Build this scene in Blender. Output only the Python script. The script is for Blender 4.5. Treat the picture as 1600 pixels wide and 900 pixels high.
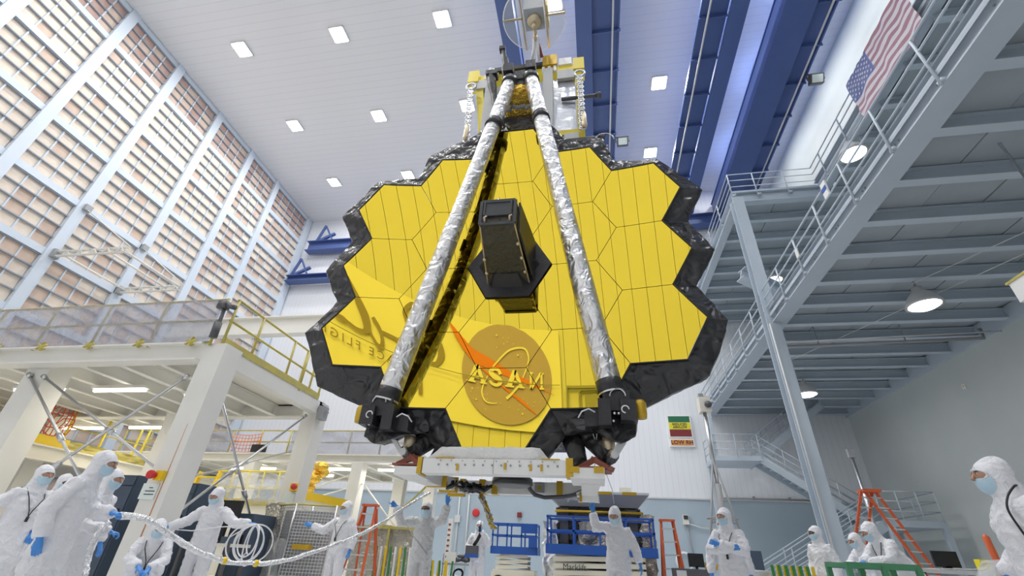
import bpy, math, random
from mathutils import Vector, Matrix, noise
random.seed(7)
for _o in list(bpy.data.objects): bpy.data.objects.remove(_o)
SC = bpy.context.scene
COL = SC.collection
V = Vector
PI = math.pi
R = math.radians

# ------------------------------------------------------------------ camera
def axes(yaw, pitch, roll):
    cy, sy, cp, sp = math.cos(yaw), math.sin(yaw), math.cos(pitch), math.sin(pitch)
    f = V((sy*cp, cy*cp, sp)); r0 = V((cy, -sy, 0)); u0 = r0.cross(f)
    cr, sr = math.cos(roll), math.sin(roll)
    return cr*r0 + sr*u0, cr*u0 - sr*r0, f
_r, _u, _f = axes(-0.19175, 0.54424, 0.05213)
cam_d = bpy.data.cameras.new('camera'); cam = bpy.data.objects.new('camera', cam_d); COL.objects.link(cam)
cam_d.sensor_width = 36; cam_d.lens = 15.7225; cam_d.clip_end = 200; cam_d.clip_start = .05
cam.matrix_world = Matrix(((_r.x, _u.x, -_f.x, 0), (_r.y, _u.y, -_f.y, 0), (_r.z, _u.z, -_f.z, .85), (0, 0, 0, 1)))
SC.camera = cam

# ------------------------------------------------------------------ world, exposure
w = bpy.data.worlds.new('world'); SC.world = w; w.use_nodes = True
w.node_tree.nodes['Background'].inputs[0].default_value = (.8, .85, .9, 1)
w.node_tree.nodes['Background'].inputs[1].default_value = .3
SC.view_settings.view_transform = 'Standard'; SC.view_settings.look = 'None'
SC.view_settings.gamma = 1; SC.view_settings.use_curve_mapping = False
SC.view_settings.exposure = -0.35
LAMP_W = 330          # each square high-bay lamp of the ceiling
SC.cycles.use_light_tree = True
SC.cycles.max_bounces = 10; SC.cycles.diffuse_bounces = 5; SC.cycles.glossy_bounces = 4
SC.cycles.transparent_max_bounces = 12; SC.cycles.use_denoising = True
SC.cycles.sample_clamp_indirect = 6; SC.cycles.caustics_reflective = False; SC.cycles.caustics_refractive = False

# ------------------------------------------------------------------ materials
MAT = {}
def M(name, col, rough=.5, metal=0., bump=None, var=None, emit=0., alpha=1., trans=0., spec=None, stripes=None, coord='Object'):
    m = bpy.data.materials.new(name); m.use_nodes = True; nt = m.node_tree; N = nt.nodes; K = nt.links
    p = N['Principled BSDF']; c = (*col, 1)
    p.inputs['Base Color'].default_value = c; p.inputs['Roughness'].default_value = rough; p.inputs['Metallic'].default_value = metal
    if spec is not None: p.inputs['Specular IOR Level'].default_value = spec
    if emit: p.inputs['Emission Color'].default_value = c; p.inputs['Emission Strength'].default_value = emit
    if alpha < 1: p.inputs['Alpha'].default_value = alpha
    if trans: p.inputs['Transmission Weight'].default_value = trans
    tc = N.new('ShaderNodeTexCoord')
    last = None
    if var:                                  # (scale, second colour, contrast)
        n = N.new('ShaderNodeTexNoise'); n.inputs['Scale'].default_value = var[0]; n.inputs['Detail'].default_value = 4
        K.new(tc.outputs[coord], n.inputs['Vector'])
        r = N.new('ShaderNodeValToRGB'); r.color_ramp.elements[0].position = .5 - var[2]; r.color_ramp.elements[1].position = .5 + var[2]
        r.color_ramp.elements[0].color = c; r.color_ramp.elements[1].color = (*var[1], 1)
        K.new(n.outputs['Fac'], r.inputs['Fac']); last = r.outputs['Color']; K.new(last, p.inputs['Base Color'])
    if stripes:                              # (axis, spacing, joint colour, joint share)  fine panel joints
        sx = N.new('ShaderNodeSeparateXYZ'); K.new(tc.outputs[coord], sx.inputs[0])
        a = N.new('ShaderNodeMath'); a.operation = 'DIVIDE'; a.inputs[1].default_value = stripes[1]; K.new(sx.outputs[stripes[0]], a.inputs[0])
        b = N.new('ShaderNodeMath'); b.operation = 'FRACT'; K.new(a.outputs[0], b.inputs[0])
        l = N.new('ShaderNodeMath'); l.operation = 'LESS_THAN'; l.inputs[1].default_value = stripes[3]; K.new(b.outputs[0], l.inputs[0])
        mx = N.new('ShaderNodeMixRGB'); K.new(l.outputs[0], mx.inputs[0]); mx.inputs[1].default_value = c; mx.inputs[2].default_value = (*stripes[2], 1)
        if last: K.new(last, mx.inputs[1])
        K.new(mx.outputs[0], p.inputs['Base Color'])
    if bump:                                 # (scale, strength, distance, kind)
        if len(bump) > 3 and bump[3] == 'v':
            n = N.new('ShaderNodeTexVoronoi'); n.feature = 'F1'; out = 'Distance'
        else:
            n = N.new('ShaderNodeTexNoise'); n.inputs['Detail'].default_value = 5; out = 'Fac'
            if len(bump) > 4: n.inputs['Distortion'].default_value = bump[4]
            if len(bump) > 5: n.inputs['Detail'].default_value = bump[5]
        n.inputs['Scale'].default_value = bump[0]; K.new(tc.outputs[coord], n.inputs['Vector'])
        b = N.new('ShaderNodeBump'); b.inputs['Strength'].default_value = bump[1]; b.inputs['Distance'].default_value = bump[2]
        K.new(n.outputs[out], b.inputs['Height']); K.new(b.outputs[0], p.inputs['Normal'])
    MAT[name] = m
    return m
def sheet(name, col, dens, rough=.2, bump=None):       # clear plastic film: part see-through, part glossy film
    m = bpy.data.materials.new(name); m.use_nodes = True; nt = m.node_tree; N = nt.nodes; K = nt.links
    p = N['Principled BSDF']; p.inputs['Base Color'].default_value = (*col, 1); p.inputs['Roughness'].default_value = rough
    t = N.new('ShaderNodeBsdfTransparent'); mx = N.new('ShaderNodeMixShader'); mx.inputs[0].default_value = dens
    K.new(t.outputs[0], mx.inputs[1]); K.new(p.outputs[0], mx.inputs[2]); K.new(mx.outputs[0], N['Material Output'].inputs['Surface'])
    if bump:
        tc = N.new('ShaderNodeTexCoord'); n = N.new('ShaderNodeTexNoise'); n.inputs['Scale'].default_value = bump[0]; n.inputs['Detail'].default_value = 5
        n.inputs['Distortion'].default_value = 1.5
        K.new(tc.outputs['Object'], n.inputs['Vector']); b = N.new('ShaderNodeBump'); b.inputs['Strength'].default_value = bump[1]; b.inputs['Distance'].default_value = .1
        K.new(n.outputs['Fac'], b.inputs['Height']); K.new(b.outputs[0], p.inputs['Normal'])
    MAT[name] = m
    return m
M('ceiling', (.80, .80, .82), .6, stripes=(1, .42, (.70, .70, .73), .06))
M('wall_white', (.82, .84, .88), .45, stripes=(0, .31, (.70, .72, .76), .06))
M('wall_blue', (.43, .52, .59), .5, var=(.35, (.37, .46, .53), .25))
M('wall_grey', (.60, .64, .63), .6, var=(.5, (.54, .585, .575), .3), bump=(40, .1, .01))
M('wall_panel', (.80, .80, .79), .5)
M('floor', (.72, .73, .74), .18, var=(.4, (.66, .67, .69), .3))
M('joint', (.66, .66, .65), .8)
M('wall_frame', (.62, .69, .78), .45, metal=0)
M('ledge', (.30, .34, .40), .5)  # darker than the muntins: underside shade of the ledges put into the colour
M('muntin', (.60, .67, .76), .45)
M('filter_cream', (.86, .79, .68), .8, var=(1.1, (.74, .60, .50), .3))
M('filter_tan', (.74, .60, .49), .8, var=(1.3, (.60, .44, .36), .3))
M('filter_brown', (.42, .26, .22), .8, var=(1.5, (.60, .44, .38), .3))
M('crane_blue', (.080, .130, .33), .4, var=(.6, (.070, .115, .30), .3))
M('white_paint', (.84, .83, .78), .45, var=(1.2, (.78, .77, .72), .3))
M('cream_paint', (.80, .77, .68), .5)
M('steel_paint', (.52, .59, .66), .42, var=(.8, (.46, .53, .60), .3))
M('deck_grey', (.42, .47, .50), .6, var=(1.5, (.36, .41, .45), .3))
M('rail_yellow', (.62, .52, .10), .45, var=(6, (.45, .40, .14), .25))
M('yellow', (.90, .62, .02), .4)
M('lift_yellow', (.86, .70, .05), .4)
M('kapton', (.62, .40, .03), .3, metal=.3, bump=(25, .4, .02))
M('gold_foil', (.95, .62, .10), .22, metal=1, bump=(9, .8, .08))
M('silver_foil', (.80, .80, .80), .33, metal=.85, bump=(5, .9, .10, 'n', .8, 2.2))
M('hose_foil', (.86, .87, .88), .26, metal=.85, bump=(22, 1, .04, 'n', 1.0))
M('black_foil', (.042, .042, .045), .27, bump=(3.4, 1.0, .22, 'n', .5, 1.6))
M('black', (.012, .012, .014), .45)
M('black_satin', (.03, .03, .034), .35, bump=(14, .4, .03))
M('aos_blanket', (.06, .055, .04), .35, bump=(6, .8, .06, 'n', 1.2))
M('dark_grey', (.10, .10, .11), .5)
M('mid_grey', (.34, .35, .36), .45)
M('light_grey', (.62, .63, .63), .45)
M('steel', (.62, .63, .64), .3, metal=1)
M('bronze', (.62, .52, .36), .35, metal=.7)
M('silver_sheet', (.78, .80, .83), .28, metal=.8, bump=(2.5, .5, .06))
M('bag_white', (.76, .76, .74), .5, bump=(7, .8, .05))
M('beam_white', (.86, .86, .84), .35)
M('red', (.62, .03, .03), .4)
M('red_net', (.75, .10, .05), .6)
M('orange_net', (.85, .25, .10), .6)
M('red_brown', (.28, .08, .05), .5)
M('orange', (.70, .13, .04), .45)
M('green', (.05, .26, .07), .5)
M('bench_green', (.08, .28, .14), .45)
M('sign_green', (.02, .16, .08), .5)
M('sign_yellow', (.80, .70, .03), .5)
M('sign_red', (.22, .03, .03), .5)
M('sign_orange', (.80, .30, .06), .5)
M('lift_blue', (.02, .10, .42), .4)
M('lift_cream', (.78, .74, .60), .45)
M('tyre', (.02, .02, .02), .8)
M('slate', (.075, .105, .155), .5, var=(3, (.06, .09, .135), .3))
M('paper', (.80, .88, .84), .7)
M('print', (.03, .04, .05), .7)
M('cable_orange', (.55, .22, .10), .6)
M('cable_white', (.82, .82, .84), .4)
M('suit', (.84, .845, .88), .75, bump=(11, .8, .05, 'n', .8))
M('suit_grey', (.66, .67, .68), .75, bump=(11, .8, .05, 'n', .8))
M('mask', (.50, .68, .80), .7, bump=(60, .15, .01))
M('skin', (.48, .27, .18), .5)
M('skin_dark', (.16, .08, .05), .5)
M('eye', (.02, .015, .012), .2)
M('eye_white', (.75, .73, .70), .3)
M('glove', (.07, .28, .72), .4, bump=(60, .3, .01))
M('cuff_grey', (.20, .22, .24), .6)
M('lamp_white', (1, 1, 1), .5, emit=22.)
M('lamp_warm', (1, .95, .82), .5, emit=9.)
M('dome_glow', (1, 1, .97), .5, emit=12.)
M('flag_red', (.46, .25, .30), .55, bump=(9, .8, .05))
M('flag_white', (.80, .76, .80), .45, bump=(9, .8, .05))
M('flag_blue', (.20, .25, .50), .5, bump=(9, .8, .05))
M('banner', (.98, .97, .95), .6)
M('logo_blue', (.52, .42, .74), .6)
M('logo_red', (.88, .24, .10), .6)
M('script', (.33, .28, .30), .6)
M('gold_mirror', (.88, .66, .060), .004, metal=1)
M('plate_dark', (.05, .055, .06), .5)
sheet('film', (.40, .41, .49), .60, .22, (2.2, .9))
sheet('film_light', (.80, .82, .82), .45, .2, (4, .9))
sheet('clear_disc', (.80, .86, .92), .22, .08)
M('foil_wrap', (.52, .50, .44), .25, metal=.6, bump=(8, 1, .06, 'n', 1.4))
M('foil_dark', (.10, .10, .09), .22, metal=.5, bump=(8, 1, .06, 'n', 1.4))

# ------------------------------------------------------------------ mesh builder
ORG = {}
class MB:
    def __init__(s): s.v = []; s.f = []; s.m = []
    def add(s, vs, fs, m=0):
        b = len(s.v); s.v += [V(x) for x in vs]; s.f += [tuple(b+i for i in f) for f in fs]; s.m += [m]*len(fs); return s
    def box(s, c, d, rot=None, m=0):
        c = V(c); x, y, z = d[0]/2, d[1]/2, d[2]/2
        q = [V((a*x, b*y, e*z)) for e in (-1, 1) for a, b in ((-1, -1), (1, -1), (1, 1), (-1, 1))]
        if rot is not None: q = [rot @ p for p in q]
        return s.add([c+p for p in q], [(3, 2, 1, 0), (4, 5, 6, 7), (0, 1, 5, 4), (1, 2, 6, 5), (2, 3, 7, 6), (3, 0, 4, 7)], m)
    def bb(s, a, b, m=0):
        return s.box([(a[i]+b[i])/2 for i in range(3)], [abs(b[i]-a[i]) for i in range(3)], None, m)
    def bar(s, p, q, w, h, up=(0, 0, 1), m=0):
        p, q = V(p), V(q); d = (q-p); L = d.length; d.normalize(); u = V(up)
        if abs(d.dot(u)) > .98: u = V((0, 1, 0))
        r = d.cross(u).normalized(); u = r.cross(d).normalized()
        return s.box((p+q)/2, (w, L, h), Matrix((r, d, u)).transposed(), m)
    def ibeam(s, p, q, w, h, t=.03, up=(0, 0, 1), m=0):
        p, q = V(p), V(q); d = (q-p).normalized(); u = V(up)
        if abs(d.dot(u)) > .98: u = V((0, 1, 0))
        r = d.cross(u).normalized(); u = r.cross(d).normalized()
        s.bar(p, q, t, h-2*t, u, m)
        for k in (-1, 1): s.bar(p+u*k*(h-t)/2, q+u*k*(h-t)/2, w, t, u, m)
        return s
    def sweep(s, pts, rad, right=None, n=10, m=0, cap=True):
        pts = [V(p) for p in pts]; k = len(pts); rings = []
        if not isinstance(rad, (list, tuple)): rad = [rad]*k
        u = None
        for i, p in enumerate(pts):
            d = (pts[min(i+1, k-1)] - pts[max(i-1, 0)])
            d = d.normalized() if d.length > 1e-9 else V((0, 0, 1))
            if right is not None: x = V(right) - d*V(right).dot(d)
            elif u is None:
                a = V((1, 0, 0)) if abs(d.x) < .8 else V((0, 1, 0)); x = a - d*a.dot(d)
            else: x = u - d*u.dot(d)
            x.normalize(); u = x; y = d.cross(x)
            a, b = rad[i] if isinstance(rad[i], (list, tuple)) else (rad[i], rad[i])
            rings.append([p + x*a*math.cos(2*PI*j/n) + y*b*math.sin(2*PI*j/n) for j in range(n)])
        vs = [q for r in rings for q in r]; fs = []
        for i in range(k-1):
            for j in range(n): fs.append((i*n+j, i*n+(j+1) % n, (i+1)*n+(j+1) % n, (i+1)*n+j))
        if cap: fs.append(tuple(reversed(range(n)))); fs.append(tuple((k-1)*n+j for j in range(n)))
        return s.add(vs, fs, m)
    def tube(s, pts, r, n=8, m=0): return s.sweep(pts, r, None, n, m)
    def ball(s, c, rad, rot=None, nu=12, nv=8, m=0):
        c = V(c); vs = [V((0, 0, -rad[2]))]
        for i in range(1, nv):
            e = -PI/2 + PI*i/nv
            for j in range(nu):
                a = 2*PI*j/nu; vs.append(V((rad[0]*math.cos(e)*math.cos(a), rad[1]*math.cos(e)*math.sin(a), rad[2]*math.sin(e))))
        vs.append(V((0, 0, rad[2]))); t = len(vs)-1; fs = []
        for j in range(nu): fs.append((0, 1+(j+1) % nu, 1+j)); fs.append((t, 1+(nv-2)*nu+j, 1+(nv-2)*nu+(j+1) % nu))
        for i in range(nv-2):
            for j in range(nu): a = 1+i*nu; fs.append((a+j, a+(j+1) % nu, a+nu+(j+1) % nu, a+nu+j))
        if rot is not None: vs = [rot @ q for q in vs]
        return s.add([c+q for q in vs], fs, m)
    def lathe(s, c, prof, n=16, rot=None, m=0):
        c = V(c); vs = []; fs = []; k = len(prof)
        for r, z in prof:
            for j in range(n): q = V((r*math.cos(2*PI*j/n), r*math.sin(2*PI*j/n), z)); vs.append(c + (rot @ q if rot is not None else q))
        for i in range(k-1):
            for j in range(n): fs.append((i*n+j, i*n+(j+1) % n, (i+1)*n+(j+1) % n, (i+1)*n+j))
        if prof[0][0] > 1e-4: fs.append(tuple(reversed(range(n))))
        if prof[-1][0] > 1e-4: fs.append(tuple((k-1)*n+j for j in range(n)))
        return s.add(vs, fs, m)
    def prism(s, poly, vec, m=0):
        a = [V(p) for p in poly]; v = V(vec); n = len(a)
        fs = [tuple(range(n)), tuple(reversed(range(n, 2*n)))] + [(i, n+i, n+(i+1) % n, (i+1) % n) for i in range(n)]
        return s.add(a + [p+v for p in a], fs, m)
    def torus(s, c, Rr, r, rot=None, n=20, k=6, m=0, arc=2*PI):
        c = V(c); pts = []
        full = abs(arc-2*PI) < 1e-6
        for i in range(n + (0 if full else 1)):
            a = arc*i/n; q = V((Rr*math.cos(a), Rr*math.sin(a), 0)); pts.append(c + (rot @ q if rot is not None else q))
        if full: pts.append(pts[0].copy())
        return s.tube(pts, r, k, m)
    def grid(s, fn, nu, nv, m=0):
        vs = [fn(i/nu, j/nv) for j in range(nv+1) for i in range(nu+1)]
        return s.add(vs, [(j*(nu+1)+i, j*(nu+1)+i+1, (j+1)*(nu+1)+i+1, (j+1)*(nu+1)+i) for j in range(nv) for i in range(nu)], m)
    def data(s, name, mats, smooth=False, org=V((0, 0, 0))):
        me = bpy.data.meshes.new(name); me.from_pydata([v-org for v in s.v], [], s.f)
        for q in (mats if isinstance(mats, (list, tuple)) else [mats]): me.materials.append(MAT[q])
        me.polygons.foreach_set('material_index', s.m)
        if smooth: me.polygons.foreach_set('use_smooth', [True]*len(s.f))
        me.update()
        return me
    def build(s, name, mats, parent=None, smooth=False, label=None):
        if parent is not None: org = ORG[parent.name]
        else:
            xs = [v.x for v in s.v]; ys = [v.y for v in s.v]; zs = [v.z for v in s.v]
            org = V(((min(xs)+max(xs))/2, (min(ys)+max(ys))/2, min(zs)))
        o = bpy.data.objects.new(name, s.data(name, mats, smooth, org)); COL.objects.link(o)
        if parent is not None: o.parent = parent
        else: o.location = org
        ORG[o.name] = org
        if label: o['label'] = label
        return o
def tag(o, label, cat=None, group=None, kind=None):
    o['label'] = label
    if cat: o['category'] = cat
    if group: o['group'] = group
    if kind: o['kind'] = kind
    return o
def thing(name, label, cat, loc=(0, 0, 0), rz=None, group=None):
    o = bpy.data.objects.new(name, None); COL.objects.link(o); o.location = loc; o.empty_display_size = .2
    ORG[o.name] = V(loc) if rz is None else V((0, 0, 0))
    if rz is not None: o.rotation_euler = (0, 0, rz)
    return tag(o, label, cat, group)
def inst(name, me, parent, loc, rot=(0, 0, 0), sc=(1, 1, 1)):
    o = bpy.data.objects.new(name, me); COL.objects.link(o); o.parent = parent
    o.location = V(loc) - (ORG[parent.name] if parent is not None else V((0, 0, 0))); o.rotation_euler = rot; o.scale = sc
    ORG[o.name] = V((0, 0, 0))
    return o
def one(name, mats, label, cat, fn, smooth=False, group=None):
    b = MB(); fn(b); return tag(b.build(name, mats, None, smooth), label, cat, group)
def struct(name, b, mats, smooth=False):
    o = b.build(name, mats, None, smooth); o['kind'] = 'structure'; return o
TMP = bpy.data.scenes.new('tmp')
def tmp_mesh(o):                          # evaluate one object in an empty helper scene (fast), then drop it
    TMP.collection.objects.link(o); vl = TMP.view_layers[0]; vl.update(); dg = vl.depsgraph; dg.update()
    me = bpy.data.meshes.new_from_object(o.evaluated_get(dg)); bpy.data.objects.remove(o); return me
def bake(b, mats, name, mods, smooth=True):
    o = bpy.data.objects.new('tmp', b.data('tmp', mats))
    for t, kw in mods:
        md = o.modifiers.new('m', t)
        for k_, v_ in kw.items(): setattr(md, k_, v_)
    me = tmp_mesh(o); me.name = name
    me.materials.clear()
    for q in (mats if isinstance(mats, (list, tuple)) else [mats]): me.materials.append(MAT[q])
    if smooth: me.polygons.foreach_set('use_smooth', [True]*len(me.polygons))
    return me
def text_mesh(body, size, mats, ext=.004, bold=0., align='CENTER', space=1.):
    cu = bpy.data.curves.new('t', 'FONT'); cu.body = body; cu.size = size; cu.extrude = ext; cu.offset = bold; cu.align_x = align; cu.align_y = 'CENTER'; cu.space_character = space
    cu.resolution_u = 3
    me = tmp_mesh(bpy.data.objects.new('tmp', cu))
    me.materials.clear(); me.materials.append(MAT[mats]); return me
ORD = ['first', 'second', 'third', 'fourth', 'fifth', 'sixth', 'seventh', 'eighth']
# ================================================================== the hall itself
XL, XR, YF, YB, ZC = -23.2, 13.7, -3.0, 27.0, 25.2
struct('floor', MB().bb((XL-.4, YF-.4, -.2), (XR+.3, YB+.3, 0)), 'floor')
struct('ceiling', MB().bb((XL-.4, YF-.4, ZC), (XR+.3, YB+.3, ZC+.2)), 'ceiling')
wr = struct('wall_right', MB().bb((XR, YF-.3, 0), (XR+.2, YB+.2, ZC)), 'wall_grey')
wb = struct('wall_back', MB().bb((XL-.3, YB, 3.97), (XR, YB+.2, ZC)), 'wall_white')
MB().bb((XL-.3, YB, 0), (XR, YB+.2, 3.95)).build('lower_panel', 'wall_blue', wb, label='blue lower band of the back wall')
struct('trim_1', MB().bb((XL, YB-.05, 3.93), (XR, YB, 4.0)), 'light_grey')
wf = struct('wall_front', MB().bb((XL-.3, YF-.25, 0), (XR, YF-.06, ZC)), 'joint')
pm = MB().bb((0, -.05, 0), (.311, 0, ZC)).data('panel', 'wall_panel')
for i in range(115): inst('panel', pm, wf, (XL+.002+i*.32, YF, 0))
# recessed service frame high on the front wall (seen in the mirror)
b = MB()
b.bar((-2.06, YF+.04, 10.05), (-2.06, YF+.04, 10.54), .03, .05, m=0); b.bar((-2.06, YF+.04, 10.54), (-1.2, YF+.04, 10.52), .03, .05)
b.tube([(-1.8, YF+.04, 10.05), (-1.8, YF+.04, 10.42), (-1.74, YF+.04, 10.47), (-1.2, YF+.04, 10.47)], .018)
b.bb((-1.69, YF, 10.0), (-1.3, YF+.03, 10.4), 0)
struct('trim_2', b, 'mid_grey')

# ---- left wall: a steel grid filled with filter panes
wl = struct('wall_left', MB().bb((XL-.5, YF-.3, 0), (XL-.3, YB+.2, ZC)), 'muntin')
YV = [-3.0, 0.05, 3.12, 6.24, 9.32, 12.45, 15.80, 19.0, 22.05, 26.55]
ZH = [.45, 3.2, 5.95, 8.7, 11.45, 14.2, 17.0, 19.75, 22.56, 25.0]
for i, y in enumerate(YV):
    wd = .46 if i < len(YV)-1 else .62
    MB().bb((XL-.3, y-wd/2, 0), (XL+.02, y+wd/2, ZC)).build('post', 'wall_frame', wl)
for z in ZH:
    MB().bb((XL-.3, YF, z-.16), (XL-.06, YB, z+.16)).build('transom', 'wall_frame', wl)
def ncol(i): return 5 if i == len(YV)-2 else 4
grids = {}
panes = []
for i in range(len(YV)-1):
    y0, y1 = YV[i]+.23, YV[i+1]-(.23 if i < len(YV)-2 else .31); nc = ncol(i)
    for k in range(len(ZH)-1):
        z0, z1 = ZH[k]+.16, ZH[k+1]-.16
        b = MB()
        for a in range(1, 5):
            z = z0 + (z1-z0)*a/4
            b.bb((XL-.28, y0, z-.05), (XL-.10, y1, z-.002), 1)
        for a in range(1, nc): y = y0+(y1-y0)*a/nc; b.bb((XL-.28, y-.03, z0), (XL-.15, y+.03, z1), 0)
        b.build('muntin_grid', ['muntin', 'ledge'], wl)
        for a in range(nc):
            for c in range(4):
                ya, yb2 = y0+(y1-y0)*a/nc+.02, y0+(y1-y0)*(a+1)/nc-.02
                za, zb = z0+(z1-z0)*c/4+.01, z0+(z1-z0)*(c+1)/4-.05
                rnd = random.random()
                if k == len(ZH)-2: mt = 2 if rnd < .30+.20*c else 1
                elif i >= 7: mt = 1 if rnd < .45 else 0
                elif k <= 4: mt = 1 if rnd < .45 else 0
                else: mt = 1 if rnd < .10 else 0
                panes.append((ya, yb2, za, zb, mt))
def view(p):
    d = V(p) - cam.matrix_world.translation; z = d.dot(_f)
    return None if z < .1 else (800+698.78*d.dot(_r)/z, 450-698.78*d.dot(_u)/z, d.length)
def seen(p):
    c = view((XL-.25, (p[0]+p[1])/2, (p[2]+p[3])/2))
    if c is None or not (-30 < c[0] < 1630 and -30 < c[1] < 480): return 0
    return 1/c[2]**3
order = sorted(range(len(panes)), key=lambda i: -seen(panes[i])); big = set(order[:300])
pane_me = [MB().box((0, 0, 0), (1, 1, 1)).data('filter_pane', q) for q in ('filter_cream', 'filter_tan', 'filter_brown')]
rest = MB()
for i, (ya, yb2, za, zb, mt) in enumerate(panes):
    dx = random.uniform(0, .02)
    if i in big: inst('filter_pane', pane_me[mt], wl, (XL-.26+dx, (ya+yb2)/2, (za+zb)/2), (0, 0, 0), (.06, yb2-ya, zb-za))
    else: rest.bb((XL-.29, ya, za), (XL-.23+dx, yb2, zb), mt)
o = rest.build('filter_panes', ['filter_cream', 'filter_tan', 'filter_brown'], wl); o['kind'] = 'stuff'

# ---- ceiling lamps
LX = [-18.8, -12.77, -6.83, -.92, 4.8, 10.32]; LY = [1.35, 6.65, 11.93, 17.25, 22.55]  # the two nearest rows are unseen, continuing the grid to light the hall
rows = ['row above the camera', 'row above the telescope', 'third row from the back wall', 'second row from the back wall', 'row nearest the back wall']
fr_me = MB().bb((-.44, -.44, -.10), (.44, .44, 0)).data('housing', 'light_grey')
df_me = MB().bb((-.37, -.37, -.13), (.37, .37, -.10)).data('diffuser', 'lamp_white')
for j, y in enumerate(LY):
    for i, x in enumerate(LX):
        t = thing('ceiling_lamp', f'square ceiling lamp, {ORD[i]} from the filter wall, {rows[j]}', 'ceiling lamp', (x, y, ZC), None, 'square ceiling lamps')
        inst('housing', fr_me, t, (x, y, ZC)); inst('diffuser', df_me, t, (x, y, ZC))
        ld = bpy.data.lights.new('lamp_light', 'AREA'); ld.shape = 'SQUARE'; ld.size = .74; ld.energy = LAMP_W; ld.color = (1, .99, .97); ld.spread = PI
        lo = bpy.data.objects.new('lamp_light', ld); COL.objects.link(lo); lo.parent = t; lo.location = (0, 0, -.14)

# ---- blue bridge cranes under the ceiling
def girder_y(b, x0, x1, z0, z1, m=0): b.bb((x0, YF+.2, z0), (x1, YB-.2, z1), m)
def crane(name, label, boxes, walks, x):
    t = thing(name, label, 'crane', (x, 12, 22.5))
    for x0, x1 in boxes:
        b = MB(); girder_y(b, x0, x1, 22.5, 23.7); girder_y(b, x0-.06, x1+.06, 22.46, 22.5); girder_y(b, x0-.06, x1+.06, 23.7, 23.76)
        b.build('girder', 'crane_blue', t)
    for x0, x1, out in walks:
        b = MB(); girder_y(b, x0, x1, 22.78, 22.83)
        b.build('walkway', 'crane_blue', t)
        rb = MB().bb((-(x1-x0)/2-.04, -.03, 0), ((x1-x0)/2+.04, .03, .22)).data('rib', 'crane_blue')
        for k in range(-6, 8): inst('rib', rb, t, ((x0+x1)/2+.04*out, 12.38+2.04*k, 22.56))
        xe = x1 if out > 0 else x0
        MB().bb((xe-.04, YF+.2, 22.70), (xe+.04, YB-.2, 22.9)).build('edge_angle', 'crane_blue', t)
        MB().tube([(xe-.30*out, YF+.3, 22.5), (xe-.30*out, YB-.4, 22.5)], .045).build('conduit', 'light_grey', t, True)
    return t
c1 = crane('bridge_crane', 'blue twin-girder bridge crane directly above the telescope', [(-3.41, -2.76), (.17, .80)], [(.86, 2.12, 1)], -.6)
c2 = crane('bridge_crane', 'blue twin-girder bridge crane beside the upper mezzanine', [(7.06, 7.72), (9.37, 10.63)], [(5.80, 7.0, -1), (10.69, 11.66, 1)], 8.6)
b = MB().bb((-2.9, 5.6, 23.76), (.3, 8.0, 24.3)); b.bb((-2.2, 6.2, 24.3), (-.6, 7.4, 24.75)); b.build('trolley', 'crane_blue', c1)
for i, dx in enumerate((-.25, .25)):
    MB().tube([(-1.05+dx, 6.7, 23.8), (-1.05+dx*.7, 6.62, 14.2)], .02, 6).build('hoist_cable', 'steel', c1)
for z0, z1, x1, nm in ((21.43, 22.36, XR, 'upper'), (18.56, 19.1, 3.0, 'lower')):
    t = thing('crane_runway', f'blue {nm} crane runway beam along the white back wall', 'runway beam', (XL+1, 26.4, z0))
    MB().ibeam((XL+.9 if nm == 'upper' else XL+.06, 26.35, (z0+z1)/2), (x1-.03, 26.35, (z0+z1)/2), .7, z1-z0, .06).build('beam', 'crane_blue', t)
    xs = -21.7 if nm == 'upper' else -22.95
    b = MB(); b.bar((xs+.1, 26.2, z1), (xs+.55, 26.2, z1+1.6), .16, .16); b.bar((xs+.55, 26.2, z1+1.6), (xs+1.5, 26.2, z1+.05), .12, .12); b.bar((xs+.4, 26.2, z1+.1), (xs+1.6, 26.2, z1+.7), .2, .2)
    b.build('end_stop', 'crane_blue', t)
def flood(x, y, z, lab):
    t = thing('floodlight', lab, 'floodlight', (x, y, z))
    rt = Matrix.Rotation(R(35), 3, 'X')
    MB().box((x, y, z), (.62, .3, .5), rt).build('housing', 'dark_grey', t)
    MB().box(V((x, y, z)) + rt @ V((0, -.16, 0)), (.5, .02, .4), rt).build('glass', 'paper', t)
    MB().bar((x-.38, y, z), (x-.38, y, z+.42), .05, .08).bar((x+.38, y, z), (x+.38, y, z+.42), .05, .08).bar((x-.4, y, z+.42), (x+.4, y, z+.42), .08, .05).build('bracket', 'dark_grey', t)
flood(12.0, 16.1, 22.32, 'dark floodlight on the walkway edge of the crane nearest the flag')
flood(2.55, 18.9, 22.32, 'dark floodlight on the walkway edge of the crane above the telescope')

# ---- white girder across the left rear of the hall, on its own post
t = thing('cross_girder', 'long white steel girder crossing high in front of the left rear wall', 'girder', (-15, 19.2, 10.4))
MB().ibeam((XL+.04, 19.2, 10.97), (-7.9, 19.2, 10.97), .5, 1.05, .06).build('beam', 'white_paint', t)
MB().ibeam((-8.1, 19.35, 0), (-8.1, 19.35, 10.45), .45, .45, .04).build('post', 'white_paint', t)

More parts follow.
